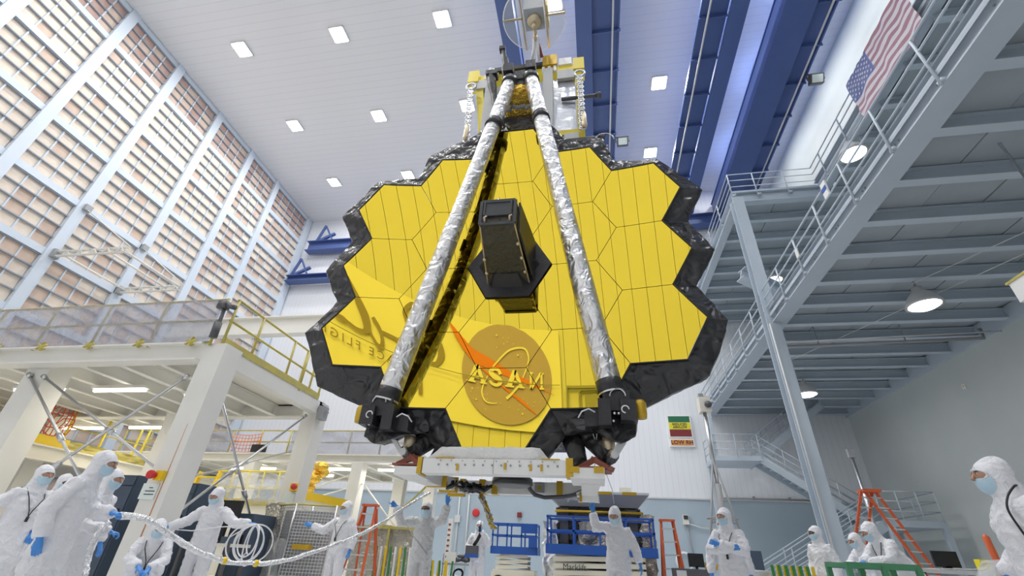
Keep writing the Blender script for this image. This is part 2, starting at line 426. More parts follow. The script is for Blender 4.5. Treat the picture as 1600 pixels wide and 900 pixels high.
# ---- signs and fittings on the back wall
t = thing('airflow_sign', 'green, yellow and red airflow status sign on the white back wall', 'sign', (4.87, 26.95, 7.05))
MB().bb((4.2, 26.86, 7.05), (5.5, 26.99, 8.32)).build('case', 'beam_white', t)
for nm, z0, z1, q in (('green_field', 7.92, 8.25, 'sign_green'), ('yellow_field', 7.52, 7.90, 'sign_yellow'), ('red_field', 7.13, 7.50, 'sign_red')):
    MB().bb((4.28, 26.84, z0), (5.43, 26.87, z1)).build(nm, q, t)
for tx, z in (('REDUCED', 7.79), ('AIRFLOW', 7.63)):
    inst('lettering', text_mesh(tx, .175, 'print', .004, .004), t, (4.86, 26.835, z), (PI/2, 0, 0))
t = thing('humidity_sign', 'orange LOW RH sign under the airflow sign', 'sign', (4.87, 26.95, 6.6))
MB().bb((4.2, 26.86, 6.58), (5.52, 26.99, 7.02)).build('case', 'beam_white', t)
MB().bb((4.28, 26.84, 6.66), (5.44, 26.87, 6.94)).build('orange_field', 'sign_orange', t)
inst('lettering', text_mesh('LOW RH', .30, 'print', .004, .006), t, (4.86, 26.835, 6.80), (PI/2, 0, 0))
one('fire_alarm', 'red', 'round red alarm bell on the blue wall behind the radio holder', 'alarm', lambda b: b.lathe((-6.6, 26.99, 2.95), [(.2, 0), (.2, .1), (.15, .15), (0, .16)], 16, Matrix.Rotation(PI/2, 3, 'X')))
one('strobe', 'sign_red', 'small red strobe on the blue wall above the small lift', 'alarm', lambda b: b.bb((-4.28, 26.88, 2.8), (-4.04, 26.99, 3.04)).bb((-4.24, 26.84, 2.86), (-4.08, 26.89, 2.98)))
t = thing('conduit_run', 'pair of grey vertical conduits on the blue wall left of the alarm bell', 'conduit', (-7.5, 26.9, 0))
for x in (-7.6, -7.05): MB().tube([(x, 26.92, .05), (x, 26.92, 3.9)], .05).build('conduit', 'light_grey', t, True)
MB().bb((-7.75, 26.8, 2.45), (-7.45, 26.98, 2.8)).build('junction_box', 'light_grey', t)
t = thing('wall_conduit', 'dark conduit running along the back wall under the stair landing', 'conduit', (8, 26.9, 3.9))
MB().tube([(5.9, 26.93, 4.05), (11.2, 26.93, 4.05)], .035).build('pipe', 'mid_grey', t, True)
for x in (6.4, 8.0, 9.7): MB().bb((x-.05, 26.9, 4.0), (x+.05, 27, 4.16)).build('clip', 'mid_grey', t)
t = thing('wall_box', 'cream socket box with a looping grey cable on the blue wall', 'socket box', (4.6, 26.9, 2.8))
MB().bb((4.35, 26.8, 2.75), (4.62, 26.99, 3.2)).build('box', 'cream_paint', t); MB().bb((4.38, 26.76, 2.98), (4.59, 26.81, 3.16)).build('lens', 'print', t)
MB().tube([(4.6, 26.9, 2.8), (5.2, 26.88, 2.62), (5.9, 26.88, 2.6), (6.5, 26.88, 2.62)], .03, 6).build('cable', 'light_grey', t, True)
MB().tube([(4.5, 26.9, 2.75), (4.55, 26.85, 1.9), (4.7, 26.85, .9)], .03, 6).build('cable', 'mid_grey', t, True)

# ---- banner with the agency emblem on the front wall (the mirror shows it reversed)
bn = thing('banner', 'white banner with round emblem and script, seen reversed in the gold mirror', 'banner', (-5.8, YF, 9.65))
def cloth(u_, v_): 
    x = -9.6+7.42*u_; z = 9.64+1.98*v_
    return V((x, YF+.03+.012*math.sin(x*2.3+z*3)*(1-abs(2*v_-1)), z))
MB().grid(cloth, 60, 10).build('cloth', 'banner', bn, True)
def flat(poly, d): return [(x, YF+d, z) for x, z in poly]
b = MB(); b.prism([( -3.33+.955*math.cos(2*PI*k/64), YF+.046, 10.68+.955*math.sin(2*PI*k/64)) for k in range(64)], (0, .004, 0)); disc = b.build('emblem_disc', 'logo_blue', bn)
armA = [(-4.58,11.50),(-4.31,11.29),(-4.08,11.10),(-3.65,10.96),(-3.28,10.78),(-2.88,10.65),(-2.31,10.36),(-2.59,10.47),(-2.99,10.59),(-3.34,10.67),(-3.66,10.76),(-3.91,10.81),(-4.17,11.02),(-4.39,11.27)]
armB = [(-4.58,11.50),(-4.42,11.24),(-4.23,11.01),(-4.03,10.84),(-3.74,10.65),(-3.31,10.37),(-2.65,9.92),(-2.99,10.23),(-3.40,10.47),(-3.68,10.65),(-3.91,10.81),(-4.17,11.05)]
MB().prism(flat(armA, .052), (0, .003, 0)).build('emblem_wing', 'logo_red', bn); MB().prism(flat(armB, .056), (0, .003, 0)).build('emblem_wing', 'logo_red', bn)
def stroke(b, pts, d, t=.003, sub=5):
    # ribbon of changing half-width along a smooth path
    P = [V((p[0], p[1], 0)) for p in pts]; W_ = [p[2] for p in pts]; Q = []; n = len(P)
    for i in range(n-1):
        p0, p1, p2, p3 = P[max(i-1, 0)], P[i], P[i+1], P[min(i+2, n-1)]
        for s_ in range(sub):
            a = s_/sub; q = .5*((2*p1) + (p2-p0)*a + (2*p0-5*p1+4*p2-p3)*a*a + (3*p1-p0-3*p2+p3)*a**3); Q.append((q, W_[i]*(1-a)+W_[i+1]*a))
    Q.append((P[-1], W_[-1])); L_ = []; R_ = []
    for i, (q, w_) in enumerate(Q):
        dr = (Q[min(i+1, len(Q)-1)][0]-Q[max(i-1, 0)][0]).normalized(); nn_ = V((-dr.y, dr.x, 0)); L_.append(q+nn_*w_); R_.append(q-nn_*w_)
    k = len(Q); vs = [(p.x, YF+d, p.y) for p in L_+R_]
    b.add(vs, [(i, i+1, k+i+1, k+i) for i in range(k-1)])
for pts in ([(-3.63,10.82,.014),(-3.45,11.02,.017),(-3.27,11.17,.019),(-3.06,11.24,.019),(-2.92,11.22,.019),(-2.86,11.09,.017),(-2.88,10.94,.016),(-2.99,10.67,.011)],
            [(-3.74,10.63,.011),(-3.84,10.41,.015),(-3.85,10.25,.016),(-3.77,10.12,.015),(-3.64,10.10,.011),(-3.53,10.12,.006)], [(-3.34,10.23,.03),(-3.22,10.35,.022),(-3.08,10.51,.02)]):
    b = MB(); stroke(b, pts, .064); b.build('emblem_orbit', 'banner', bn)
stars = [(-3.54,11.41),(-3.35,11.52),(-3.40,11.39),(-3.28,11.40),(-3.31,11.32),(-3.39,11.27),(-3.54,11.19),(-3.18,11.30),(-3.09,11.10),(-2.98,11.12),(-3.02,11.07),(-4.06,10.33),(-3.94,10.36),(-4.08,10.27),(-3.97,10.13),(-4.02,10.14),(-3.82,10.25),(-3.74,10.27),(-3.74,10.17),(-3.77,9.97),(-3.47,10.12),(-3.28,10.06),(-2.99,10.25),(-3.06,10.13),(-3.08,10.04),(-3.00,9.96),(-2.96,10.06),(-2.90,10.17),(-2.75,10.21),(-2.77,10.13),(-2.64,10.21)]
b = MB()
for i, (x, z) in enumerate(stars):
    s_ = .028 if i in (0, 8, 11, 14, 25) else .013
    b.prism([(x+s_*(1 if k % 2 == 0 else .4)*math.cos(PI*k/4), YF+.06, z+s_*(1 if k % 2 == 0 else .4)*math.sin(PI*k/4)) for k in range(8)], (0, .003, 0))
b.build('emblem_stars', 'banner', bn)
# serif capitals of the emblem, drawn as seen from the hall (reading towards -x)
def glyph(b, polys, x_left, wd, z0, h, d=.068):
    for p in polys: b.prism([(x_left-wd*a, YF+d, z0+h*c) for a, c in p], (0, .004, 0))
A_ = [[(.0, 0), (.32, 0), (.32, .08), (.25, .08), (.30, .24), (.62, .24), (.66, .08), (.58, .08), (.58, 0), (1.02, 0), (1.02, .08), (.94, .08), (.66, .93), (.70, 1), (.38, 1), (.42, .93), (.10, .08), (0, .08)]]
A_ = [[(0, 0), (.34, 0), (.34, .09), (.27, .09), (.55, .80), (.50, 1), (.40, 1), (.08, .09), (0, .09)], [(.40, 1), (.62, 1), (.94, .09), (1.02, .09), (1.02, 0), (.56, 0), (.56, .09), (.66, .09), (.46, .74)], [(.28, .24), (.64, .24), (.60, .38), (.34, .38)]]
N_ = [[(0, 0), (.30, 0), (.30, .09), (.22, .09), (.22, .91), (.10, 1), (0, 1), (0, .91), (.08, .91), (.08, .09), (0, .09)], [(.08, 1), (.28, 1), (.90, .0), (.76, 0)], [(.70, 1), (1, 1), (1, .91), (.92, .91), (.92, 0), (.78, .0), (.78, .91), (.70, .91)]]
b = MB(); glyph(b, N_, -2.54, .33, 10.46, .33); glyph(b, A_, -2.96, .40, 10.46, .34); glyph(b, A_, -3.76, .41, 10.45, .35)
stroke(b, [(-3.47, 10.69, .035), (-3.52, 10.765, .032), (-3.61, 10.77, .03), (-3.68, 10.715, .045), (-3.62, 10.645, .055), (-3.52, 10.60, .055), (-3.47, 10.54, .045), (-3.53, 10.475, .032), (-3.63, 10.475, .03), (-3.70, 10.54, .03)], .068)
b.build('emblem_letters', 'banner', bn)
b = MB()
for pts in ([(-6.41,11.41,.017),(-6.32,11.27,.038),(-6.23,11.11,.071),(-6.15,10.97,.078),(-6.11,10.80,.063),(-6.15,10.71,.038)],
            [(-6.10,10.83,.030),(-6.03,10.71,.024),(-5.93,10.60,.030),(-5.85,10.59,.040),(-5.84,10.72,.031),(-5.89,10.87,.034),(-6.01,11.01,.039)],
            [(-6.63,10.74,.038),(-6.51,10.73,.048),(-6.42,10.72,.025),(-6.28,10.69,.032),(-6.13,10.72,.030)],
            [(-5.86,10.84,.028),(-5.74,10.84,.031),(-5.58,10.82,.038),(-5.51,10.79,.032),(-5.53,10.88,.026)],
            [(-5.38,11.21,.036),(-5.42,11.34,.043),(-5.34,11.47,.036),(-5.23,11.52,.033),(-5.05,11.36,.031),(-4.92,11.25,.031),(-4.76,11.03,.059),(-4.71,10.82,.069),(-4.81,10.63,.044),(-5.02,10.66,.030),(-5.22,10.77,.026)],
            [(-5.22,10.80,.041),(-5.14,10.57,.036),(-5.10,10.26,.033),(-5.08,9.99,.041)],
            [(-6.63,10.74,.038),(-6.8,10.85,.03),(-6.95,11.0,.04),(-6.9,10.75,.04),(-7.2,10.72,.03),(-7.5,11.1,.05),(-7.55,11.4,.05),(-7.5,10.8,.05),(-7.7,10.7,.03)]):
    stroke(b, pts, .05+.002*len(pts)/10)
b.build('script_lettering', 'script', bn)
MB().bb((-9.58, YF+.074, 10.548), (-2.2, YF+.078, 10.560)).build('crease_shade', 'mid_grey', bn)  # thin grey strip painting the shade line of a crease in the cloth
tm = text_mesh('SPACE FLIGHT CENTER', .20, 'script', .002, 0, 'LEFT', 1.42)
inst('small_lettering', tm, bn, (-5.33, YF+.06, 10.42), (PI/2, 0, PI))
# ================================================================== white access platforms on the left
def ruffle(p, amp=.03, sc=2.5):
    q = V(p)*sc; return amp*noise.noise(q) + amp*.5*noise.noise(q*2.7)
ap = thing('access_platform', 'white steel access platform with plastic-wrapped yellow railing in front of the filter wall', 'platform', (-12, 9.5, 0))
for x, y, w_ in ((-7.82, 7.85, .5), (-12.45, 8.05, .62), (-17.2, 8.05, .6), (-7.95, 11.9, .46), (-12.45, 11.9, .5), (-17.2, 11.9, .5)):
    b = MB().bb((x-w_/2, y-.25, 0), (x+w_/2, y+.25, 4.5)); b.bb((x-w_/2-.15, y-.4, 0), (x+w_/2+.15, y+.4, .05)); b.build('column', 'white_paint', ap)
MB().ibeam((-21.5, 7.62, 4.30), (-8.07, 7.62, 4.30), .3, .40, .04).build('front_beam', 'white_paint', ap)
MB().ibeam((-21.5, 11.9, 4.28), (-7.7, 11.9, 4.28), .3, .40, .04).build('rear_beam', 'white_paint', ap)
MB().bb((-7.98, 8.1, 4.15), (-7.72, 12.1, 4.5)).build('side_beam', 'white_paint', ap)
for i in range(13):
    x = -9.2-1.04*i
    MB().ibeam((x, 7.75, 4.27), (x, 11.75 if x > -13 else 13.5, 4.27), .16, .30, .025).build('joist', 'white_paint', ap)
for i in range(13):
    MB().bb((-8.7-1.04*i-.5, 7.7, 4.44), (-8.7-1.04*i+.5, 11.9 if i < 4 else 13.5, 4.49)).build('deck_plate', 'white_paint' if i % 3 else 'cream_paint', ap)
for p, q in (((-12.58, 7.75, 3.96), (-9.6, 7.75, 1.70)), ((-12.21, 7.8, 3.92), (-8.12, 7.8, 1.98)), ((-8.33, 7.75, 3.85), (-11.8, 7.75, .9)),
             ((-7.95, 8.07, 3.89), (-7.95, 11.3, .6)), ((-7.95, 11.5, 4.05), (-7.95, 8.2, 1.15)), ((-12.2, 11.9, 2.2), (-8.2, 11.9, 3.2))):
    b = MB().tube([p, q], .028, 8); m_ = V(p).lerp(V(q), .62); d = (V(q)-V(p)).normalized()
    b.tube([m_-d*.12, m_-d*.1, m_+d*.1, m_+d*.12], [.03, .055, .055, .03], 8)
    b.tube([V(p), V(p)+d*.12], .05, 8); b.build('tie_rod', 'steel', ap, True)
# railing along the front, wrapped in clear film
for i in range(9):
    x = -7.95-1.55*i
    MB().tube([(x, 7.56, 4.45), (x, 7.56, 5.56)], .03, 8).build('rail_post', 'rail_yellow', ap, True)
for z in (5.56, 5.04, 4.52): MB().tube([(-20.4, 7.56, z), (-7.93, 7.56, z)], .03, 8).build('rail', 'rail_yellow', ap, True)
for i in range(9):
    x = -8.35-1.3*i
    b = MB().ball((x, 7.5, 4.50), (.10, .06, .09), None, 8, 6)
    for k in range(5): a = k*1.25; b.bar((x, 7.47, 4.5), (x+.13*math.cos(a), 7.46, 4.5+.11*math.sin(a)), .05, .02)
    b.build('tape_wrap', 'rail_yellow', ap)
for i in range(8):
    x0, x1 = -7.96-1.55*(i+1), -7.96-1.55*i
    MB().grid(lambda u_, v_: V((x0+(x1-x0)*u_, 7.50-ruffle((x0+(x1-x0)*u_, 3, v_), .05, 2.2)*(1-(2*u_-1)**4), 4.50+1.05*v_)), 24, 14).build('plastic_film', 'film', ap, True)
# open railing along the right edge
for y in (7.66, 8.55, 9.9, 10.55, 11.0, 11.5): MB().tube([(-7.75, y, 4.45), (-7.75, y, 5.58)], .03 if y not in (10.55,) else .05, 8).build('rail_post', 'rail_yellow', ap, True)
for z in (5.58, 5.06): MB().tube([(-7.75, 7.62, z), (-7.75, 11.55, z)], .028, 8).build('rail', 'rail_yellow', ap, True)
MB().bb((-7.78, 7.66, 4.5), (-7.70, 11.5, 4.66)).build('toe_board', 'rail_yellow', ap)
b = MB().tube([(-7.86, 7.5, 4.62), (-7.9, 7.5, 5.3)], .04, 10); b.tube([(-7.88, 7.5, 4.6), (-7.9, 7.5, 4.95)], .08, 10); b.box((-7.95, 7.5, 5.38), (.2, .16, .18)); b.tube([(-7.9, 7.5, 5.38), (-7.62, 7.48, 5.3)], .06, 8)
b.build('actuator', 'dark_grey', ap, True, 'dark grey rail actuator')
MB().tube([(-7.72, 7.62, 4.5), (-7.72, 7.595, 0.1)], .012, 6).build('cable', 'cable_orange', ap, label='thin orange cable down the corner column')
def tube_lamp(x, y, z, L_, lab, rz=0.):
    t = thing('tube_lamp', lab, 'lamp', (x, y, z+.1), None, 'tube lamps under the platforms')
    MB().bb((x-L_/2, y-.07, z+.03), (x+L_/2, y+.07, z+.1)).build('housing', 'white_paint', t)
    b = MB(); b.tube([(x-L_/2+.05, y, z), (x+L_/2-.05, y, z)], .05, 8); b.build('tube', 'lamp_warm', t, True)
    ld = bpy.data.lights.new('tube_light', 'AREA'); ld.shape = 'RECTANGLE'; ld.size = L_; ld.size_y = .12; ld.energy = 42; ld.color = (1, .93, .78)
    lo = bpy.data.objects.new('tube_light', ld); COL.objects.link(lo); lo.parent = t; lo.location = (0, 0, -.2)
tube_lamp(-13.95, 9.0, 4.02, 1.6, 'warm tube lamp under the access platform behind its left column')
tube_lamp(-11.60, 9.1, 4.02, 1.6, 'warm tube lamp under the access platform between its two front columns')
tube_lamp(-17.2, 12.9, 4.02, 1.8, 'warm tube lamp over the red netting under the platform')
tube_lamp(-14.3, 12.8, 4.02, 1.8, 'warm tube lamp behind the access platform, above the inner deck film')
tube_lamp(-9.6, 9.6, 4.02, 1.2, 'warm tube lamp under the access platform near its right edge')
# stop button and notice on the corner column
t = thing('stop_button', 'red emergency stop button on yellow box with notice, on the corner column', 'stop button', (-7.84, 7.58, 1.8))
MB().box((-7.80, 7.55, 1.86), (.16, .09, .16)).build('box', 'yellow', t); MB().lathe((-7.86, 7.50, 1.86), [(.05, 0), (.055, .06), (.075, .07), (.07, .12), (0, .13)], 14, Matrix.Rotation(PI/2, 3, 'X')).build('button', 'red', t)
MB().box((-7.93, 7.585, 1.60), (.32, .02, .26)).build('notice', 'paper', t)
for k, wd in enumerate((.08, .20, .20)): MB().box((-7.90, 7.573, 1.66-.055*k), (wd, .004, .014)).build('printed_line', 'print', t)
t = thing('stop_button', 'red emergency stop button with notice on the second platform column behind the caged cart', 'stop button', (-7.8, 11.63, 2.0))
MB().box((-7.78, 11.6, 2.2), (.18, .1, .18)).build('box', 'yellow', t); MB().lathe((-7.70, 11.55, 2.2), [(.05, 0), (.06, .06), (.08, .07), (.07, .12), (0, .13)], 12, Matrix.Rotation(PI/2, 3, 'X')).build('button', 'red', t)
MB().box((-7.88, 11.635, 1.95), (.3, .02, .3)).build('notice', 'paper', t)
one('relay_box', 'mid_grey', 'small grey box on the second platform column below the railing end', 'junction box', lambda b: b.box((-7.62, 11.75, 4.18), (.16, .3, .36)).box((-7.5, 11.75, 4.2), (.1, .08, .05)))

# inner deck, farther left under the platform
t = thing('inner_deck', 'low white deck with yellow edge beam and red netting under the access platform', 'platform', (-18.6, 13, 0))
MB().ibeam((-15.7, 8.8, 2.86), (-15.7, 18.5, 2.86), .28, .40, .04).build('edge_beam', 'cream_paint', t)
MB().bb((-22.6, 8.8, 2.98), (-15.7, 18.5, 3.05)).build('deck', 'cream_paint', t)
for y in (9.2, 13.8, 18.2): MB().bb((-15.9, y-.18, 0), (-15.5, y+.18, 2.66)).build('column', 'cream_paint', t)
MB().bb((-15.85, 8.9, 3.06), (-15.62, 11.6, 3.32)).build('yellow_edge_beam', 'yellow', t)
for y in (10.1, 11.45, 12.6, 13.8, 14.1): MB().tube([(-15.75, y, 3.05), (-15.75, y, 4.3)], .035, 8).build('rail_post', 'lift_yellow', t, True)
for z in (4.28, 3.7): MB().tube([(-15.75, 11.5, z), (-15.75, 18.3, z)], .025, 8).build('rail', 'rail_yellow', t, True)
b = MB()
for k in range(5):
    pts = [(-15.72+.05*random.uniform(-1, 1), 9.9+.13*j, 3.45+.2*k+.06*math.sin(j*1.1+k)+.05*random.uniform(-1, 1)-.12*math.sin(j/11*PI)) for j in range(13)]
    b.tube(pts, .016, 5)
for k in range(13):
    b.tube([(-15.72, 9.9+.13*k+random.uniform(-.05, .05), 3.42+.2*j+random.uniform(-.04, .04)-.1*math.sin(k/12*PI)) for j in range(5)], .014, 5)
b.build('safety_net', 'red_net', t, True, 'drooping red safety net')
MB().grid(lambda u_, v_: V((-15.68+ruffle((u_*6, v_*3, 1), .10, 1.8), 11.6+3.6*u_, 3.06+.26*v_)), 40, 6).build('film_strip', 'rail_yellow', t, True)

# rear platform (seen below and behind the telescope's left side)
rp = thing('rear_platform', 'white rear work platform with film-covered railing and an orange net', 'platform', (-10, 17.5, 0))
MB().ibeam((-20, 15.4, 3.60), (-5.7, 15.4, 3.60), .3, .28, .04).build('front_beam', 'white_paint', rp)
MB().ibeam((-20, 19.6, 3.56), (-8.6, 19.6, 3.56), .3, .28, .04).build('rear_beam', 'white_paint', rp)
for i in range(14): MB().ibeam((-5.9-1.05*i, 15.5, 3.55), (-5.9-1.05*i, 19.5, 3.55), .16, .22, .025).build('joist', 'white_paint', rp)
for i in range(14): MB().bb((-6.4-1.05*i-.5, 15.4, 3.68), (-6.4-1.05*i+.5, 19.6, 3.72)).build('deck_plate', 'white_paint', rp)
for x in (-8.05, -12.2, -16.5): MB().bb((x-.2, 15.2, 0), (x+.2, 15.6, 3.46)).build('column', 'white_paint', rp)
for x in (-6.3,): MB().bb((x-.2, 17.9, 0), (x+.2, 18.3, 3.46)).build('column', 'white_paint', rp)
for p, q in (((-7.8, 15.4, 2.81), (-10.6, 15.4, 2.0)), ((-7.75, 15.4, 2.79), (-6.0, 15.4, 1.2)), ((-8.3, 15.4, 3.1), (-11.6, 15.4, 1.9)), ((-12.4, 15.4, 3.1), (-15.9, 15.4, 1.6))):
    MB().tube([p, q], .025, 8).build('tie_rod', 'cream_paint', rp, True)
for i in range(11):
    x = -6.2-1.2*i; MB().tube([(x, 15.36, 3.7), (x, 15.36, 4.56)], .03, 8).build('rail_post', 'rail_yellow', rp, True)
for z in (4.56, 4.15): MB().tube([(-18.2, 15.36, z), (-6.2, 15.36, z)], .025, 8).build('rail', 'rail_yellow', rp, True)
for x0, x1 in ((-15.8, -13.4), (-10.9, -9.8), (-9.8, -8.6), (-8.6, -7.4), (-7.4, -6.2)):
    MB().grid(lambda u_, v_: V((x0+(x1-x0)*u_, 15.30-ruffle((x0+(x1-x0)*u_, 9, v_), .06, 2.0), 3.74+.80*v_)), 20, 10).build('plastic_film', 'film', rp, True)
b = MB()
for k in range(10): b.tube([(-13.3+.13*k, 15.28, 4.42-.06*math.sin(k/9*PI)), (-13.3+.14*k, 15.26, 3.82-.02*k/3)], .012, 5)
for k in range(6): b.tube([(-13.3+.13*j+.01*k, 15.27, 4.42-.12*k-.06*math.sin(j/9*PI)) for j in range(10)], .012, 5)
b.build('safety_net', 'orange_net', rp, True, 'orange safety net')
MB().bb((-12.35, 15.2, 3.76), (-11.75, 15.26, 4.02)).build('dark_crate', 'black', rp)
tube_lamp(-9.2, 16.0, 3.36, 1.3, 'warm tube lamp under the rear platform between its posts')
tube_lamp(-7.1, 16.0, 3.36, 1.1, 'warm tube lamp under the right end of the rear platform')
tube_lamp(-12.6, 16.2, 3.36, 1.6, 'warm tube lamp under the rear platform below the orange net')
tube_lamp(-10.9, 17.6, 3.36, 1.4, 'warm tube lamp deep under the rear platform')
# things on the low level behind the columns
t = thing('yellow_steps', 'yellow step ladder with handrails under the rear platform', 'ladder', (-12.1, 13, 0))
for x in (-12.45, -11.75): MB().bar((x, 12.9, 0), (x, 13.5, 2.8), .07, .14, (0, 1, 0)).build('stile', 'yellow', t)
for k in range(9): MB().bb((-12.45, 12.9+.06*k, .3+.29*k), (-11.75, 13.1+.06*k, .34+.29*k)).build('tread', 'lift_yellow', t)
t = thing('guard_rail', 'yellow guard railing with film on a low deck behind the coil holder', 'railing', (-10.8, 14.3, 1.9))
MB().bb((-12.6, 14.2, 1.55), (-9.0, 14.8, 1.95)).build('ledge', 'cream_paint', t); MB().bb((-12.6, 14.14, 1.95), (-9.0, 14.22, 2.12)).build('toe_board', 'rail_yellow', t)
for k in range(7): MB().tube([(-12.4+.56*k, 14.2, 1.95), (-12.4+.56*k, 14.2, 2.95)], .03, 6).build('rail_post', 'lift_yellow', t, True)
for z in (2.95, 2.45): MB().tube([(-12.5, 14.2, z), (-9.0, 14.2, z)], .028, 6).build('rail', 'lift_yellow', t, True)
MB().grid(lambda u_, v_: V((-12.2+2.9*u_, 14.12+ruffle((u_*5, 2, v_*2), .08, 1.5), 2.0+.85*v_)), 24, 10).build('plastic_film', 'film_light', t, True)
for x in (-12.3, -9.3): MB().bb((x-.12, 14.3, 0), (x+.12, 14.6, 1.55)).build('leg', 'cream_paint', t)
t = thing('yellow_boom', 'bright yellow padded boom on white trestle behind the caged cart', 'boom', (-7.6, 13, 0))
MB().bar((-8.5, 13, 2.18), (-7.0, 13, 1.98), .26, .20).build('boom', 'yellow', t); MB().bar((-8.4, 13.05, 1.95), (-7.0, 13.05, 1.78), .3, .22).build('trestle_beam', 'white_paint', t)
for x in (-8.2, -7.2): MB().bb((x-.06, 12.95, 0), (x+.06, 13.15, 1.85)).build('leg', 'white_paint', t)
one('foil_bundle', 'gold_foil', 'crumpled bright foil bundle hanging above the yellow boom', 'foil', lambda b: [b.ball((-8.55+random.uniform(-.25, .3), 13.6+random.uniform(-.2, .2), 2.35+.11*k), (.24, .22, .16), None, 9, 6) for k in range(7)])
# wall-hung lifting frame on the filter wall
t = thing('wall_davit', 'white swing-out frame with tie rods mounted on the filter wall', 'wall frame', (XL, 14.2, 11.4))
for y, y2, xo in ((12.56, 12.62, -19.4), (15.72, 15.76, -19.6)):
    b = MB(); b.bar((XL, y, 11.62), (xo, y2, 11.62), .12, .04); b.bar((XL, y, 11.38), (xo, y2, 11.38), .12, .04)
    for k in range(11): xx = XL+.2+(xo-XL-.3)*k/10; b.bar((xx, y, 11.4), (xx+.16*(1 if k % 2 else -1), y, 11.6), .08, .04)
    b.build('arm', 'white_paint', t)
    MB().tube([(XL, y, 14.15), (xo+.1, y2, 11.64)], .03, 6).build('tie_rod', 'white_paint', t, True)
    MB().box((XL+.08, y, 14.15), (.24, .3, .3)).build('wall_bracket', 'mid_grey', t); MB().box((XL+.08, y, 11.5), (.24, .3, .4)).build('wall_bracket', 'mid_grey', t)
for x in (-19.6, -20.4): MB().tube([(x, 12.6, 11.5), (x, 15.76, 11.5)], .05, 8).build('cross_tube', 'white_paint', t, True)
MB().tube([(XL+.5, 12.6, 11.46), (XL+.5, 15.76, 11.46)], .05, 8).build('cross_tube', 'white_paint', t, True)

# ================================================================== grey-blue mezzanines on the right
lm = thing('lower_mezzanine', 'grey-blue steel mezzanine with railing along the right wall', 'mezzanine', (10, 12, 8.2))
MB().bb((6.34, YF+.05, 8.29), (6.86, YB-.05, 8.33)).bb((6.56, YF+.05, 8.33), (6.62, YB-.05, 8.78)).bb((6.34, YF+.05, 8.78), (6.86, YB-.05, 8.82)).build('edge_beam', 'steel_paint', lm)
b = MB()
for k in range(16):
    y = 4.8+1.4*k
    for dy in (-.06, .06):
        for dz in (-.09, 0, .09): b.lathe((6.56, y+dy, 8.56+dz), [(.022, 0), (.022, .02)], 6, Matrix.Rotation(-PI/2, 3, 'Y'))
b.build('bolts', 'mid_grey', lm)
MB().tube([(6.5, YF+.1, 8.37), (6.5, YB-.2, 8.37)], .022, 6).build('conduit', 'light_grey', lm, True)
for k in range(-7, 14):
    y = 8.5+1.4*k
    if y > YB-.2 or y < YF+.3: continue
    MB().ibeam((6.86, y, 8.48), (XR, y, 8.48), .22, .36, .035).build('joist', 'steel_paint', lm)
pl = MB().bb((-.62, -.62, 0), (.62, .62, .04)).data('deck_panel', 'deck_grey')
for k in range(-7, 13):
    for a in range(5): inst('deck_panel', pl, lm, (7.55+1.30*a, 8.5+1.4*k+.7, 8.68+.012*((a+k) % 2)), (0, 0, 0), (1.03, 1.11, 1))
MB().bb((6.6, YF+.05, 8.73), (XR, YB, 8.80)).build('deck', 'deck_grey', lm)
MB().bb((XR-.14, YF+.05, 8.18), (XR, YB, 8.7)).build('wall_channel', 'steel_paint', lm)
def railing(t, pts, posts, z0, off=0):
    for z in (z0+1.07, z0+.72, z0+.36): MB().tube([(p[0], p[1], z) for p in pts], .024, 8).build('rail', 'steel_paint', t, True)
    for x, y in posts:
        b = MB().tube([(x, y, z0-.25), (x, y, z0+1.07)], .027, 8); b.bb((x, y-.06, z0-.2), (x+.14, y+.06, z0-.12)); b.build('rail_post', 'steel_paint', t, True)
    MB().sweep([(p[0]+.03, p[1], z0+.06) for p in pts], [(.008, .06)]*len(pts), None, 4).build('toe_board', 'steel_paint', t)
railing(lm, [(6.28, YF+.2, 0), (6.28, YB-.3, 0)], [(6.28, 9.03+1.545*k) for k in range(-7, 12)], 8.50)
b = MB().bb((6.22, 11.95, 8.85), (6.25, 12.1, 9.15)); b.build('tag_plate', 'beam_white', lm)

um = thing('upper_mezzanine', 'grey-blue upper mezzanine deck with jutting landing and tall corner column', 'mezzanine', (10, 15, 14))
MB().ibeam((9.85, YF+.05, 14.65), (9.85, 15.6, 14.65), .4, .55, .04).build('edge_beam', 'steel_paint', um)
MB().ibeam((6.3, 15.55, 14.32), (9.85, 15.55, 14.32), .3, .55, .04).build('front_beam', 'steel_paint', um)
MB().ibeam((6.42, 15.4, 14.30), (6.42, YB, 14.30), .34, .55, .04).build('side_beam', 'steel_paint', um)
for k in range(-9, 9):
    y = 16.9+1.4*k
    x0 = 6.5 if y > 15.6 else 9.9
    if y < YF+.3: continue
    MB().ibeam((x0, y, 14.3), (XR, y, 14.3), .2, .36, .035).build('joist', 'steel_paint', um)
    for a in range(4):
        xa = x0+.55+a*(XR-x0-.2)/4
        inst('deck_panel', pl, um, (xa+.3, y-.7, 14.50+.012*((a+k) % 2)), (0, 0, 0), ((XR-x0-.2)/4/1.26, 1.11, 1))
MB().bb((6.4, 15.5, 14.55), (XR, YB, 14.62)).bb((9.8, YF+.05, 14.8), (XR, 15.5, 14.86)).build('deck', 'deck_grey', um)
railing(um, [(9.62, YF+.2, 0), (9.62, 15.42, 0), (6.3, 15.42, 0), (6.3, YB-.3, 0)], [(9.62, 14.6-1.7*k) for k in range(11)]+[(8.5, 15.42), (7.3, 15.42), (6.3, 15.42)]+[(6.3, 17.4+1.9*k) for k in range(5)], 14.55)
